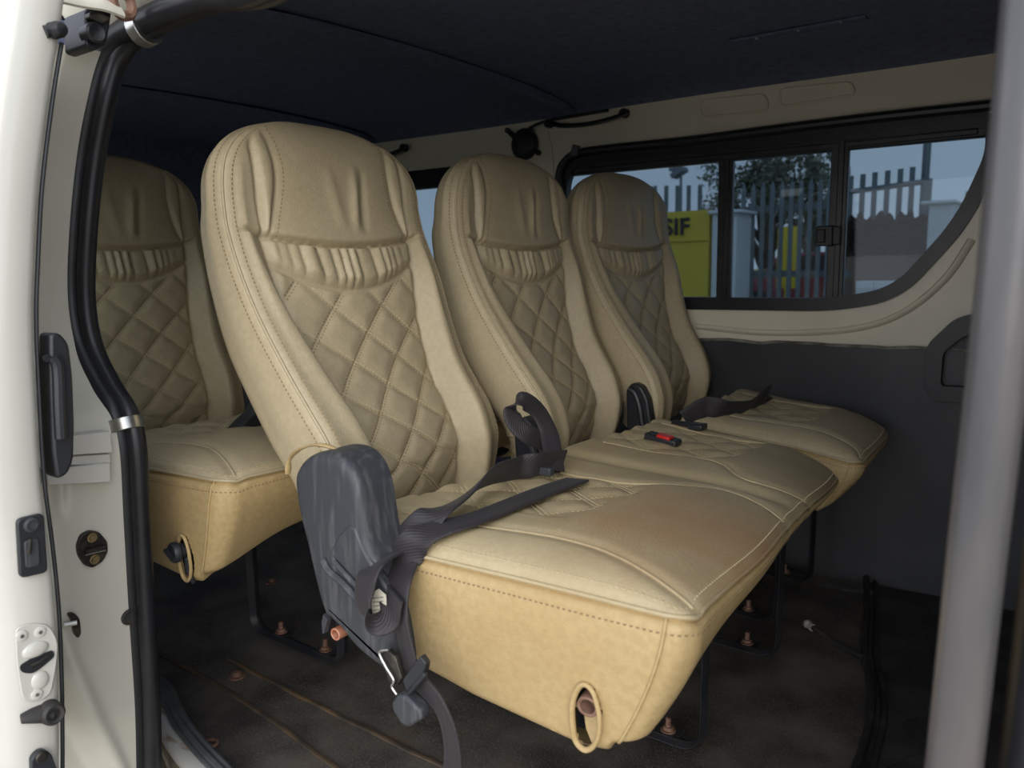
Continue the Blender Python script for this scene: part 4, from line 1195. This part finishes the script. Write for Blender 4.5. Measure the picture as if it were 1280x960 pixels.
# ================================================================ open sliding door at the left
dX = -.845
EDGE = [(30, 55), (88, -20), (80, 40), (70, 100), (59, 180), (52, 250), (48, 330), (46, 400), (50, 500), (56, 600), (66, 680), (74, 760), (78, 850), (79, 930), (79, 1010)][1:]
E = spline([onX(a, b, dX) for a, b in EDGE], 70)
door = thing('sliding_door', (dX, .33, .2), 'ivory sliding door standing open at the left, seen along its edge', 'sliding door')
mb = MB(); rows = []
for i, p in enumerate(E):
    x, y, z = p
    t = .052
    xe = .95 if not .68 < z < 1.0 else .34  # panel cut short at window height so daylight reaches the rear bench
    prof = [(x - xe, y, z), (x - .012, y, z), (x - .003, y - .003, z), (x, y - .010, z), (x + .001, y - .022, z), (x - .001, y - t + .014, z), (x - .006, y - t + .004, z), (x - .016, y - t - .002, z), (x - .05, y - t - .008, z), (x - xe, y - t - .02, z)]
    rows.append(prof)
mb.grid(rows)
mb.grid([rows[0], [(q[0], q[1] + .001, q[2] + .002) for q in rows[0]]])
door_panel = mb.build('door_panel', WHITE_DOOR, door, smooth=60)
mb = MB(); mb.box((dX - .64, .335, .84), (.62, .006, .34)); mb.build('door_glass', CLEAR, door, smooth=0)
def dpt(px, py, off=0.0):
    return onX(px, py, dX + off)
def dprism(px, off, dep, name, m, parent=door, bevel=.0015, r=.006):
    P = [dpt(a, b, off) for a, b in px]
    pts = rounded_poly([(p[1], p[2]) for p in P], r, 5)
    mb = MB(); mb.prism([(dX + off, a, b) for a, b in pts], (dep, 0, 0)); return mb.build(name, m, parent, bevel=bevel)
# flush pull with lock
lk = dprism([(18, 648), (52, 640), (57, 714), (22, 722)], .001, .006, 'latch_recess', BLACK_PL, r=.006)
mb = MB(); c = dpt(39, 656, .007); mb.lathe(c, (1, 0, 0), [(0, .0075), (.002, .0072), (.003, .005), (.001, .0045), (.001, .002)], 20); mb.build('lock_button', GREY_PL, lk)
dprism([(29, 676), (47, 672), (49, 706), (31, 710)], .006, .003, 'pull_well', GREY_PL, lk, .001, .004)
mb = MB(); mb.tube([dpt(37, 674, .010), dpt(37, 684, .011), dpt(36, 692, .010)], .0022, 8); mb.build('lock_lever', GREASE, lk)
# lock striker cut-out
lp = dprism([(18, 785), (38, 778), (60, 780), (72, 800), (70, 830), (62, 872), (28, 880), (20, 830)], .0005, .002, 'lock_plate', WHITE_DOOR, r=.012)
for a, b in ((27, 795), (50, 790), (46, 868)):
    mb = MB(); c = dpt(a, b, .0025); mb.lathe(c, (1, 0, 0), [(0, .0058), (.001, .0056), (.0015, .0048), (.0015, .002)], 16); mb.lathe(c + np.array([.0012, 0, 0]), (1, 0, 0), [(0, .0022), (.0006, .002)], 8, mi=1); mb.build('screw', [WHITE_DOOR, STEEL], lp)
dprism([(24, 832), (40, 822), (66, 812), (68, 820), (52, 834), (40, 842), (26, 840)], .0028, .0012, 'lock_slot', BLACK_PL, lp, 0, .004)
mb = MB(); mb.tube([dpt(38, 832, .005), dpt(48, 828, .006), dpt(60, 820, .005)], .0022, 8); mb.build('lock_pawl', GREASE, lp)
mb = MB(); mb.ball(dpt(44, 812, .002), .012, sc=(.35, 1.1, .7)); mb.ball(dpt(50, 850, .002), .010, sc=(.35, .9, 1.0)); mb.build('embossing', WHITE_DOOR, lp)
# rubber bumpers and stops
mb = MB(); c = dpt(62, 890, .004); mb.lathe(c, (1, 0, .1), [(-.004, .0125), (.010, .0115), (.013, .009), (.012, .006), (.006, .0055)], 24)
mb.tube([dpt(26, 899, .003), dpt(40, 895, .005), c], [.005, .008, .012], 12, flat=(.7, 1)); mb.build('rubber_bumper', RUBBER_D, door, label='conical black rubber bumper')
mb = MB(); pts = rounded_poly([(q[1], q[2]) for q in (dpt(36, 945, .002), dpt(48, 934, .002), (dpt(60, 938, .002)), dpt(70, 965, .002), dpt(72, 1000, .002), dpt(38, 1000, .002))], .008, 4)
mb.prism([(dX + .001, a, b) for a, b in pts], (.008, 0, 0)); mb.lathe(dpt(51, 946, .008), (1, 0, 0), [(0, .006), (.003, .0055), (.003, .003)], 14, mi=1); mb.build('lower_bracket', [BLACK_PL, GREASE], door, bevel=.001)
mb = MB(); c = dpt(68, 38, .002); mb.lathe(c, (1, .2, 0), [(-.003, .008), (.008, .0078), (.012, .006), (.013, .003)], 20); mb.tube([dpt(56, 40, .001), c], .006, 10); mb.build('door_stop', RUBBER, door, label='small round black rubber stop')
# inner grip handle behind the edge
hd_ = [(49, 416), (62, 415), (74, 428), (79, 470), (81, 530), (80, 572), (72, 590), (58, 596), (53, 560), (50, 480)]
P = [onX(a, b, -.875) for a, b in hd_]; pts = rounded_poly([(p[1], p[2]) for p in P], .008, 4)
mb = MB(); mb.prism([(-.878, a, b) for a, b in pts], (.026, 0, 0)); hb = mb.build('grip_handle', BLACK_PL, door, bevel=.004)
mb = MB(); mb.tube(spline([onX(a, b, -.85) for a, b in ((66, 446), (72, 460), (74, 510), (76, 548))], 20), .006, 10); mb.lathe(onX(58, 448, -.851), (1, 0, 0), [(0, .004), (.001, .0035)], 12); mb.build('grip_bar', BLACK_PL, hb)
# black strip drawn as the shadow in the gap along the door's inner edge
mb = MB(); mb.tube([tuple(p + np.array([-.006, .002, 0])) for p in E[6:]], .0022, 8); mb.build('gap_shade', RUBBER, door)

# ================================================================ fittings on the pillar
def on_jamb(px, py, lift=.004):
    """point of the jamb surface seen at this place of the photograph"""
    dg = bpy.context.evaluated_depsgraph_get()
    d = ray((px, py)); d = Vector(d).normalized()
    hit, loc, nrm, idx = jamb.ray_cast(Vector(CAM), d)
    if not hit:
        q = onX(px, py, -1.0); return np.array(q), np.array([1, 0, 0.0])
    n = np.array(nrm)
    if n @ np.array(d) > 0: n = -n
    return np.array(loc) + n * 0, n
bpy.context.view_layer.update()
def frame_at(px, py):
    p, n = on_jamb(px, py); n = n / np.linalg.norm(n)
    v = np.array([0, 0, 1.0]); v = v - (v @ n) * n; v /= np.linalg.norm(v); u = np.cross(v, n)
    return p, n, u, v
def plate(name, px, lift, dep, m, parent=None, r=.004, bevel=.0012):
    c = np.mean(np.array(px, float), axis=0); p, n, u, v = frame_at(*c)
    pts = []
    for a, b in px:
        d = ray((a, b)); t = ((p - CAM) @ n) / (d @ n); q = CAM + d * t; pts.append(((q - p) @ u, (q - p) @ v))
    pts = rounded_poly(pts, r, 4)
    mb = MB(); mb.prism([tuple(p + u * a + v * b + n * lift) for a, b in pts], n * dep)
    return mb.build(name, m, parent, bevel=bevel), (p, n, u, v)
sp, (p, n, u, v) = plate('striker_plate', [(94, 682), (99, 668), (110, 662), (122, 664), (132, 676), (133, 688), (127, 700), (114, 709), (104, 706), (96, 694)], -.002, .007, GREASE, None, .004)
tag(sp, 'greasy black diamond shaped striker with two bolts on the cream pillar', 'striker')
for a, b in ((113, 671), (116, 698)):
    q = p + (np.array(on_jamb(a, b)[0]) - p); mb = MB(); mb.lathe(q + n * .003, n, [(0, .0062), (.002, .0062), (.0022, .0045), (.005, .004), (.005, .002)], 16); mb.build('bolt', GOLD_BOLT, sp)
mb = MB(); a_, b_ = on_jamb(103, 688)[0] + n * .007, on_jamb(128, 682)[0] + n * .007; mb.tube([a_, b_], .0035, 8); mb.tube([a_ - v * .004, b_ - v * .004], .001, 6, mi=1); mb.build('striker_bar', [GREASE, STEEL], sp)
mb = MB(); p, n, u, v = frame_at(161, 771); mb.lathe(p - n * .002, n, [(0, .0105), (.004, .0105), (.005, .0085), (.0035, .008), (.0035, .003)], 24); tag(mb.build('grommet', RUBBER_D), 'small round black rubber plug low on the cream pillar', 'plug')
# little hook striker
hk, (p, n, u, v) = plate('hook_striker', [(82, 766), (90, 764), (97, 772), (99, 790), (95, 797), (90, 790), (88, 776)], 0, .006, GREASE)
tag(hk, 'small steel hook and pin beside the door edge', 'hook')
mb = MB(); q = on_jamb(86, 776)[0]; mb.cyl(q + u * -.008 + n * .006, q + u * .004 + n * .012, .003, 10); mb.build('pin', STEEL, hk)
# rail end cover: two pale steps
re_ = thing('rail_end_cover', onX(105, 570, -.99), 'pale grey end cover of the door rail, two stepped flaps on the pillar', 'rail end cover')
RM = mat('pale_grey_cover', (.56, .55, .50), .35)
for k, (px, dep) in enumerate(([[(72, 547), (138, 539), (142, 566), (74, 570)], .018], [[(80, 571), (138, 567), (140, 580), (80, 582)], .012], [[(58, 588), (138, 578), (139, 603), (60, 607)], .018])):
    c, n, u, v = frame_at(118, 575)
    pts = []
    for a, b in px:
        d = ray((a, b)); t = ((c + n * dep - CAM) @ n) / (d @ n); pts.append(tuple(CAM + d * t))
    mb = MB(); mb.prism(pts, -n * (dep + .01)); mb.build('flap', RM, re_, bevel=.0015)
# upper roller arm
ra = thing('roller_arm', onX(125, 40, -.99), 'black roller bracket with a pale arm at the top of the pillar', 'roller bracket')
def xprism(px, x, dep, name, m, parent, bevel=.002, r=.004):
    P = [onX(a, b, x) for a, b in px]; pts = rounded_poly([(q[1], q[2]) for q in P], r, 4)
    mb = MB(); mb.prism([(x, a, b) for a, b in pts], (-dep, 0, 0)); return mb.build(name, m, parent, bevel=bevel)
xprism([(106, 12), (122, 6), (140, 14), (137, 36), (133, 56), (120, 63), (107, 58)], -.93, .05, 'bracket', BLACK_PL, ra)
xprism([(112, 14), (132, 18), (140, 24), (128, 30), (112, 22)], -.92, .02, 'roller_carrier', GREASE, ra)
mb = MB(); mb.lathe(onX(117, 42, -.928), (1, 0, 0), [(-.01, .012), (.006, .0115), (.008, .009), (.006, .004)], 20); mb.build('roller', RUBBER, ra)
mb = MB(); mb.tube(spline([onX(60, -8, -.90), onX(95, 0, -.915), onX(125, 5, -.92), onX(150, 14, -.925)], 16), .009, 10, flat=(.5, 1.3)); mb.build('arm', CREAM, ra)
mb = MB(); mb.torus(onX(153, 4, -.93), (1, .3, 0), .014, .006, 24, 8); mb.build('rusty_collar', RUST, ra)

# ================================================================ fittings on the far wall
spk = thing('speaker', onY(655, 180, 1.98), 'round black speaker with mounting tabs high on the cream wall', 'speaker')
c = onY(654, 180, 1.985)
mb = MB(); mb.lathe(c + np.array([0, .012, 0]), (0, -1, 0), [(0, .046), (.010, .046), (.018, .040), (.024, .026), (.024, .012)], 36); mb.build('speaker_body', BLACK_PL, spk, smooth=30)
for a, b in ((634, 163), (664, 163), (673, 191)):
    q = onY(a, b, 1.984); d = q - c; d /= np.linalg.norm(d)
    mb = MB(); mb.tube([c + d * .03, q], [.010, .007], 8, flat=(1, .5)); mb.lathe(q + np.array([0, .004, 0]), (0, -1, 0), [(0, .008), (.007, .008), (.009, .004)], 12); mb.build('mounting_tab', BLACK_PL, spk)
cab = MB(); cab.tube(spline([onY(662, 160, 1.985), onY(672, 155, 1.98), onY(684, 151, 1.982), onY(700, 148, 1.985), onY(760, 138, 1.985)], 30), .0045, 8)
tag(cab.build('cable', RUBBER), 'thin black cable from the speaker along the roof edge', 'cable')
gh = thing('grab_handle', onY(735, 152, 1.98), 'black grab strap on the cream wall above the window', 'grab handle')
mb = MB(); mb.tube(spline([onY(688, 154, 1.975), onY(705, 157, 1.962), onY(735, 155, 1.958), onY(765, 148, 1.962), onY(783, 141, 1.975)], 30), .0085, 12, flat=(1, .6)); mb.build('strap', RUBBER, gh)
for a, b in ((688, 155), (782, 142)):
    mb = MB(); mb.lathe(onY(a, b, 1.995), (0, -1, 0), [(0, .013), (.018, .012), (.022, .008)], 16); mb.build('end_cap', BLACK_PL, gh)
gh2 = thing('grab_handle', onY(495, 190, 1.98), 'black grab strap further back, showing between the two nearest headrests', 'grab handle')
mb = MB(); mb.tube(spline([onY(420, 215, 1.97), onY(455, 203, 1.955), onY(490, 192, 1.955), onY(508, 184, 1.975)], 24), .010, 12, flat=(1, .6)); mb.build('strap', RUBBER, gh2)
mb = MB(); mb.lathe(onY(507, 185, 1.995), (0, -1, 0), [(0, .013), (.018, .012), (.022, .008)], 16); mb.build('end_cap', BLACK_PL, gh2)
# moulded black pocket
pk = thing('door_pocket', onY(1200, 455, 1.97), 'black moulded pocket with a raised rim on the charcoal panel', 'pocket')
PK = rounded_poly([(p[0], p[2]) for p in (onY(1156, 482, 1.972), onY(1158, 432, 1.972), onY(1196, 396, 1.972), onY(1270, 385, 1.972), onY(1275, 506, 1.972), onY(1166, 500, 1.972))], .022, 6)
PI = rounded_poly([(p[0], p[2]) for p in (onY(1177, 478, 1.972), onY(1180, 440, 1.972), onY(1206, 419, 1.972), onY(1258, 410, 1.972), onY(1258, 485, 1.972), onY(1180, 482, 1.972))], .012, 6)
sheet('rim', PK, [PI], .03, lambda x, z, d: (x, 1.972 + d, z), BLACK_PL, pk, bevel=.006)
mb = MB(); mb.prism([(x, 1.985, z) for x, z in PI], (0, .004, 0)); mb.build('back', GREY_PL, pk, smooth=0)
# hose on the floor
hs = MB(); hs.tube(spline([onZ(1014, 783, .014), onZ(1040, 800, .008), onZ(1062, 812, .008), onZ(1080, 822, .010)], 20), .006, 10)
ho = hs.build('hose', RUBBER_D); tag(ho, 'short black hose on the floor ending in a pale plug', 'hose')
mb = MB(); mb.ball(onZ(1010, 780, .014), .010, sc=(1, 1, .9)); mb.cyl(onZ(1010, 780, .014), onZ(1016, 785, .013), .008, 12); mb.build('end_plug', mat('pale_plug', (.38, .36, .33), .6, var=.2, vscale=90), ho)
# washer lying on the floor near the sill
mb = MB(); mb.torus(onZ(262, 930, .004), (0, 0, 1), .012, .0035, 24, 8); tag(mb.build('washer', RUST), 'flat rusty washer on the floor near the sill', 'washer')
for k, (px, lab) in enumerate((((296, 846), 'rusty floor bolt head left of the long seam'), ((340, 728), 'dusty bolt in the shadow under the rear bench'))):
    mb = MB(); mb.lathe(onZ(*px, 0), (0, 0, 1), [(0, .016), (.002, .015), (.003, .009), (.010, .008), (.011, .004)], 16); tag(mb.build('floor_bolt', RUST), lab, 'bolt')

GROUPS = {'bench_seat': 'double bench seats in two rows', 'seat_belt': 'black seat belts on the seats', 'grab_handle': 'black grab straps on the far wall', 'floor_bolt': 'bolts on the floor'}
for o in COL.objects:
    if o.parent is None and o.name.split('.')[0] in GROUPS: o['group'] = GROUPS[o.name.split('.')[0]]
# ================================================================ outside, beyond the far windows
GZ = -.62
GROUND = mat('dusty_ground', (.38, .34, .28), .95, color2=(.46, .41, .34), vscale=.8)
mb = MB(); mb.grid([[(x, y, GZ) for y in np.linspace(-40, 60, 20)] for x in np.linspace(-60, 40, 20)]); structure(mb.build('ground', GROUND), 'dusty ground outside the van')
YEL = mat('yellow_sign_paint', (.60, .47, .05), .5, var=.06, vscale=2)
DKY = mat('sign_ink', (.03, .03, .03), .6)
WALLW = mat('pale_gate_pillar', (.60, .64, .66), .7, var=.05, vscale=3)
FEN = mat('grey_fence_steel', (.16, .19, .205), .5, .3, var=.1, vscale=4)
FD = 6.2
def box_px(x0, y0, x1, y1, y, dep, name, m, parent=None, bevel=.0, zb=None):
    a = onY(x0, y1, y); b = onY(x1, y0, y); zlo = a[2] if zb is None else zb
    mb = MB(); mb.box(((a[0] + b[0]) / 2, y + dep / 2, (zlo + b[2]) / 2), (abs(b[0] - a[0]), dep, abs(b[2] - zlo))); return mb.build(name, m, parent, bevel=bevel)
sg = thing('sign_board', onY(850, 400, FD), 'yellow painted board with black capital letters behind the far seat', 'sign')
bd = box_px(760, 262, 887, 372, FD, .08, 'board', YEL, sg, zb=GZ)
fc = bpy.data.curves.new('lettering', 'FONT'); fc.body = 'SIF'; fc.extrude = .006; fc.align_x = 'LEFT'
a = onY(829, 294, FD - .01); b = onY(862, 272, FD - .01)
fc.offset = .004; fc.size = (b[2] - a[2]) / .70; fc.space_character = 1.05
tmp = bpy.data.objects.new('tmp', fc); COL.objects.link(tmp); bpy.context.view_layer.update()
me = bpy.data.meshes.new_from_object(tmp.evaluated_get(bpy.context.evaluated_depsgraph_get())); bpy.data.objects.remove(tmp)
mb = MB(); mb.add([(a[0] + v.co.x, a[1] - v.co.z, a[2] + v.co.y) for v in me.vertices], [tuple(p.vertices) for p in me.polygons]); mb.build('lettering', DKY, sg, smooth=0)
p0, p1 = onY(760, 306, FD - .01), onY(888, 296, FD - .01); mb = MB(); mb.box(((p0[0] + p1[0]) / 2, FD - .012, (p0[2] + p1[2]) / 2), (p1[0] - p0[0], .02, .02)); mb.build('batten', YEL, sg)
for x in (820, 834, 848, 862, 876):
    q = onY(x, 252, FD + .1); mb = MB(); mb.box((q[0], FD + .08, q[2] - .05), (.03, .02, .36)); mb.build('spike', FEN, sg)
def pillar(x0, x1, ytop, y, label, cap=True):
    r = thing('gate_pillar', onY((x0 + x1) / 2, 372, y), label, 'pillar')
    box_px(x0, ytop + 4, x1, 372, y, .34, 'shaft', WALLW, r, .01, GZ)
    a = onY(x0 - 4, ytop + 7, y - .04); b = onY(x1 + 4, ytop, y - .04)
    mb = MB(); mb.box(((a[0] + b[0]) / 2, y + .17, (a[2] + b[2]) / 2), (b[0] - a[0], .44, b[2] - a[2])); mb.build('cap', WALLW, r, bevel=.03)
    return r
pillar(888, 921, 261, FD - .05, 'pale blue grey gate pillar beside the yellow board')
pillar(1154, 1192, 249, FD + .6, 'pale gate pillar at the right end of the stone wall')
# palisade gate
pg = thing('palisade_fence', onY(980, 372, FD + .3), 'grey steel palisade gate between the pale pillar and the window bar', 'fence')
for k, x in enumerate(range(930, 1062, 12)):
    q = onY(x, 238 - k * 1.0, FD + .3); mb = MB(); mb.box((q[0], FD + .3, (q[2] + GZ + .1) / 2), (.035, .015, q[2] - GZ - .1)); mb.add([(q[0] - .0175, FD + .295, q[2]), (q[0] + .0175, FD + .295, q[2]), (q[0] + .0175, FD + .305, q[2]), (q[0] - .0175, FD + .305, q[2]), (q[0], FD + .3, q[2] + .06)], [(0, 1, 4), (1, 2, 4), (2, 3, 4), (3, 0, 4)])
    mb.build('pale', FEN, pg)
for yy in (262, 345):
    q0, q1 = onY(925, yy + 2, FD + .33), onY(1062, yy - 8, FD + .33); mb = MB(); mb.box(((q0[0] + q1[0]) / 2, FD + .33, (q0[2] + q1[2]) / 2), (q1[0] - q0[0], .03, .05)); mb.build('rail', FEN, pg)
# stone wall with a spiked fence on it
SW = FD + .9
STONE = mat('rough_stone', (.03, .025, .02), .9, color2=(.13, .095, .07), vscale=5, bump=1.0, bscale=14)
TANW = mat('tan_render', (.20, .15, .115), .9, color2=(.26, .20, .16), vscale=3)
sw_ = thing('stone_wall', onY(1100, 372, SW), 'dark rubble stone wall with tan render below', 'wall')
a = onY(1035, 322, SW); b = onY(1162, 266, SW)
mb = MB(); nu, nv = 70, 30
mb.grid([[(a[0] + (b[0] - a[0]) * i / nu, SW + .06 * math.sin(i * 1.7) * math.sin(j * 1.3 + i) + .02 * math.sin(i * 5.1 + j * 3), a[2] + (b[2] - a[2] + .025 * math.sin(i * .9) + .02 * math.sin(i * .37)) * j / nv) for j in range(nv + 1)] for i in range(nu + 1)])
mb.grid([[(a[0] + (b[0] - a[0]) * i / 10, SW + .12 + .25 * j, b[2] - .05) for j in range(2)] for i in range(11)])
mb.build('rubble', STONE, sw_)
box_px(1035, 318, 1162, 372, SW - .02, .3, 'render', TANW, sw_, 0, GZ)
sf = thing('spiked_fence', onY(1105, 266, SW + .15), 'grey spiked fence standing on top of the stone wall', 'fence')
for k, x in enumerate((1049, 1064, 1079, 1094, 1110, 1126, 1141)):
    q = onY(x, 222 - k * 2.2, SW + .15); z0 = onY(x, 275, SW + .15)[2]; mb = MB(); mb.box((q[0], SW + .15, (q[2] + z0) / 2), (.04, .02, q[2] - z0)); mb.build('spike', FEN, sf)
q0, q1 = onY(1040, 243, SW + .15), onY(1156, 227, SW + .15); mb = MB(); mb.tube([q0, q1], .022, 8); mb.build('rail', FEN, sf)
q = onY(1153, 228, SW + .15); mb = MB(); mb.box((q[0] + .04, SW + .15, q[2] - .3), (.06, .05, .65)); mb.build('end_post', FEN, sf)
mb = MB(); q = onY(1150, 300, SW + .5); t = onY(1151, 150, SW + .5); mb.cyl((q[0], q[1], GZ), (q[0] + .02, t[1], t[2] + 1), .032, 12); po = mb.build('utility_pole', FEN); tag(po, 'tall thin grey pole behind the spiked fence', 'pole')
# street lamp
sl = thing('street_lamp', onY(849, 300, 16), 'small dark street lamp head against the sky above the yellow board', 'street lamp')
q = onY(849, 216, 16); mb = MB(); mb.box(q, (.30, .3, .10), Matrix.Rotation(-.5, 3, 'Y')); mb.box(q + np.array([-.08, 0, .10]), (.22, .22, .10), Matrix.Rotation(-.1, 3, 'Y')); mb.build('lamp_head', FEN, sl)
mb = MB(); mb.cyl((q[0] + .08, 16, GZ), (q[0] + .04, 16, q[2]), .03, 10); mb.build('pole', FEN, sl)
# tree
LEAF = mat('dusty_green_leaf', (.085, .10, .065), .7, color2=(.20, .21, .15), vscale=.9)
BARK = mat('bark', (.07, .055, .045), .9, var=.3, vscale=6)
TY = 11.0
def tree(px, top, rad_px, y, label, seed, n=2600, trunk=True):
    r_ = np.random.default_rng(seed)
    base = onY(px, 372, y); base[2] = GZ; apex = onY(px, top, y)
    R_ = rad_px * (y / (FPX * .75)) ; root = thing('tree', base, label, 'tree')
    c = np.array([base[0], y, (apex[2] + onY(px, 315, y)[2]) / 2]); hz = (apex[2] - c[2])
    mb = MB(); V = []; F = []
    cl = [(c + np.array([r_.uniform(-1, 1) * R_ * .75, r_.uniform(-1, 1) * R_ * .6, r_.uniform(-.9, .85) * hz]), r_.uniform(.22, .42) * R_) for _ in range(26)]
    for k in range(n):
        cc, rr = cl[r_.integers(len(cl))]
        d = r_.normal(size=3); d /= np.linalg.norm(d); p = cc + d * rr * r_.uniform(.3, 1)
        a_ = r_.normal(size=3); a_ /= np.linalg.norm(a_); b_ = np.cross(a_, r_.normal(size=3)); b_ /= np.linalg.norm(b_); s = r_.uniform(.022, .05) * (y / 11)
        o = len(V); V += [p - a_ * s, p + b_ * s * .5, p + a_ * s, p - b_ * s * .5]; F.append((o, o + 1, o + 2, o + 3))
    mb.add(V, F); mb.build('foliage', LEAF, root, smooth=0, kind='stuff')
    t = MB(); t.tube(spline([base, base * .5 + c * .5 + np.array([.05, 0, 0]), c], 12), [.14 - .006 * i for i in range(13)], 10)
    for k in range(12):
        cc = cl[k][0]; m = base + (c - base) * r_.uniform(.45, .95); t.tube(spline([m, (m + cc) / 2 + np.array([0, 0, .1]), cc], 8), [.06 - .005 * i for i in range(9)], 6)
    t.build('trunk', BARK, root)
tree(955, 180, 62, TY, 'leafy grey green tree above the palisade gate', 3, 5600)
tree(1012, 186, 30, TY + 3, 'second tree further back behind the window bar', 5, 3500)
# things in the yard beyond the gate
YB = mat('yellow_plastic', (.72, .55, .04), .5)
mb = MB(); p = onY(986, 322, 8.2); mb.box(p, (.22, .06, .62)); mb.box(p + np.array([0, 0, -.9]), (.05, .05, 1.3)); tag(mb.build('yellow_notice', YB), 'upright yellow notice seen through the palisade gate', 'notice')
mb = MB(); p0, p1 = onY(940, 352, 10.5), onY(1012, 336, 10.5); mb.box(((p0[0] + p1[0]) / 2, 10.5, (p0[2] + p1[2]) / 2), (p1[0] - p0[0], .1, p1[2] - p0[2])); 
for f in (0, .33, .66, 1): mb.box((p0[0] + (p1[0] - p0[0]) * f, 10.5, (p0[2] + GZ) / 2), (.1, .12, p0[2] - GZ + .1))
tag(mb.build('low_barrier', mat('yellow_green_paint', (.55, .52, .08), .6)), 'low yellow green barrier behind the gate', 'barrier')
car = thing('car', onY(1012, 372, 9.0), 'dark red car parked beyond the gate', 'car')
p = onY(1012, 358, 9.0); RED_C = mat('dark_red_paint', (.22, .03, .05), .3, coat=.5)
mb = MB(); prof = [(-.9, -.25), (-.9, .05), (-.8, .12), (-.55, .14), (-.35, .36), (.35, .38), (.55, .15), (.85, .10), (.92, -.05), (.92, -.25)]
mb.prism([(p[0] + a, 9.0, p[2] + b) for a, b in rounded_poly(prof, .06, 3)], (0, 1.4, 0)); cb = mb.build('body', RED_C, car, bevel=.03)
mb = MB(); mb.prism([(p[0] + a, 8.985, p[2] + b) for a, b in [(-.46, .15), (-.32, .33), (.31, .34), (.45, .16)]], (0, .02, 0)); mb.build('window', BLACK_PL, cb)
for dx in (-.55, .55): mb = MB(); mb.lathe((p[0] + dx, 8.97, p[2] - .25), (0, 1, 0), [(0, .12), (0, .2), (.16, .2), (.16, .1)], 20); mb.build('wheel', RUBBER, car)
hb_ = thing('house', onY(1215, 330, 14), 'orange roofed building far beyond the right pillar', 'building')
a = onY(1190, 300, 14); b = onY(1290, 262, 14)
mb = MB(); mb.box(((a[0] + b[0]) / 2, 15.5, (a[2] + GZ) / 2), (b[0] - a[0], 3, a[2] - GZ)); mb.build('wall', TANW, hb_)
mb = MB(); mb.prism([(a[0] - .2, 14, a[2]), (b[0] + .2, 14, a[2]), (b[0] - .2, 14.8, b[2] + .2), (a[0] + .2, 14.8, b[2] + .2)], (0, 2.2, 0)); mb.build('roof', mat('orange_tiles', (.42, .19, .10), .8, var=.2, vscale=5), hb_)
mb = MB(); q = onY(1211, 262, 13.5); mb.box((q[0], 13.5, q[2]), (.16, .3, .5), Matrix.Rotation(.2, 3, 'Y')); mb.build('chimney', STONE, hb_)
for k, (x, lab) in enumerate(((1083, 'left one of two pale boxes before the tan wall'), (1106, 'right one of two pale boxes before the tan wall'))):
    p = onY(x, 360, FD + .4); blk = thing('box', (p[0], FD + .4, GZ), lab, 'box')
    mb = MB(); mb.box((p[0], FD + .4, p[2] - .02), (.13, .14, .15)); mb.build('carton', WALLW, blk, bevel=.01)
    mb = MB(); mb.box((p[0], FD + .4, (GZ + p[2] - .095) / 2), (.10, .10, p[2] - .095 - GZ)); mb.build('post', TANW, blk)


for o in COL.objects:
    if o.parent is None:
        k = o.name.split('.')[0]
        g = {'gate_pillar': 'pale gate pillars', 'tree': 'trees beyond the gate', 'box': 'pale boxes before the tan wall'}.get(k)
        if g: o['group'] = g
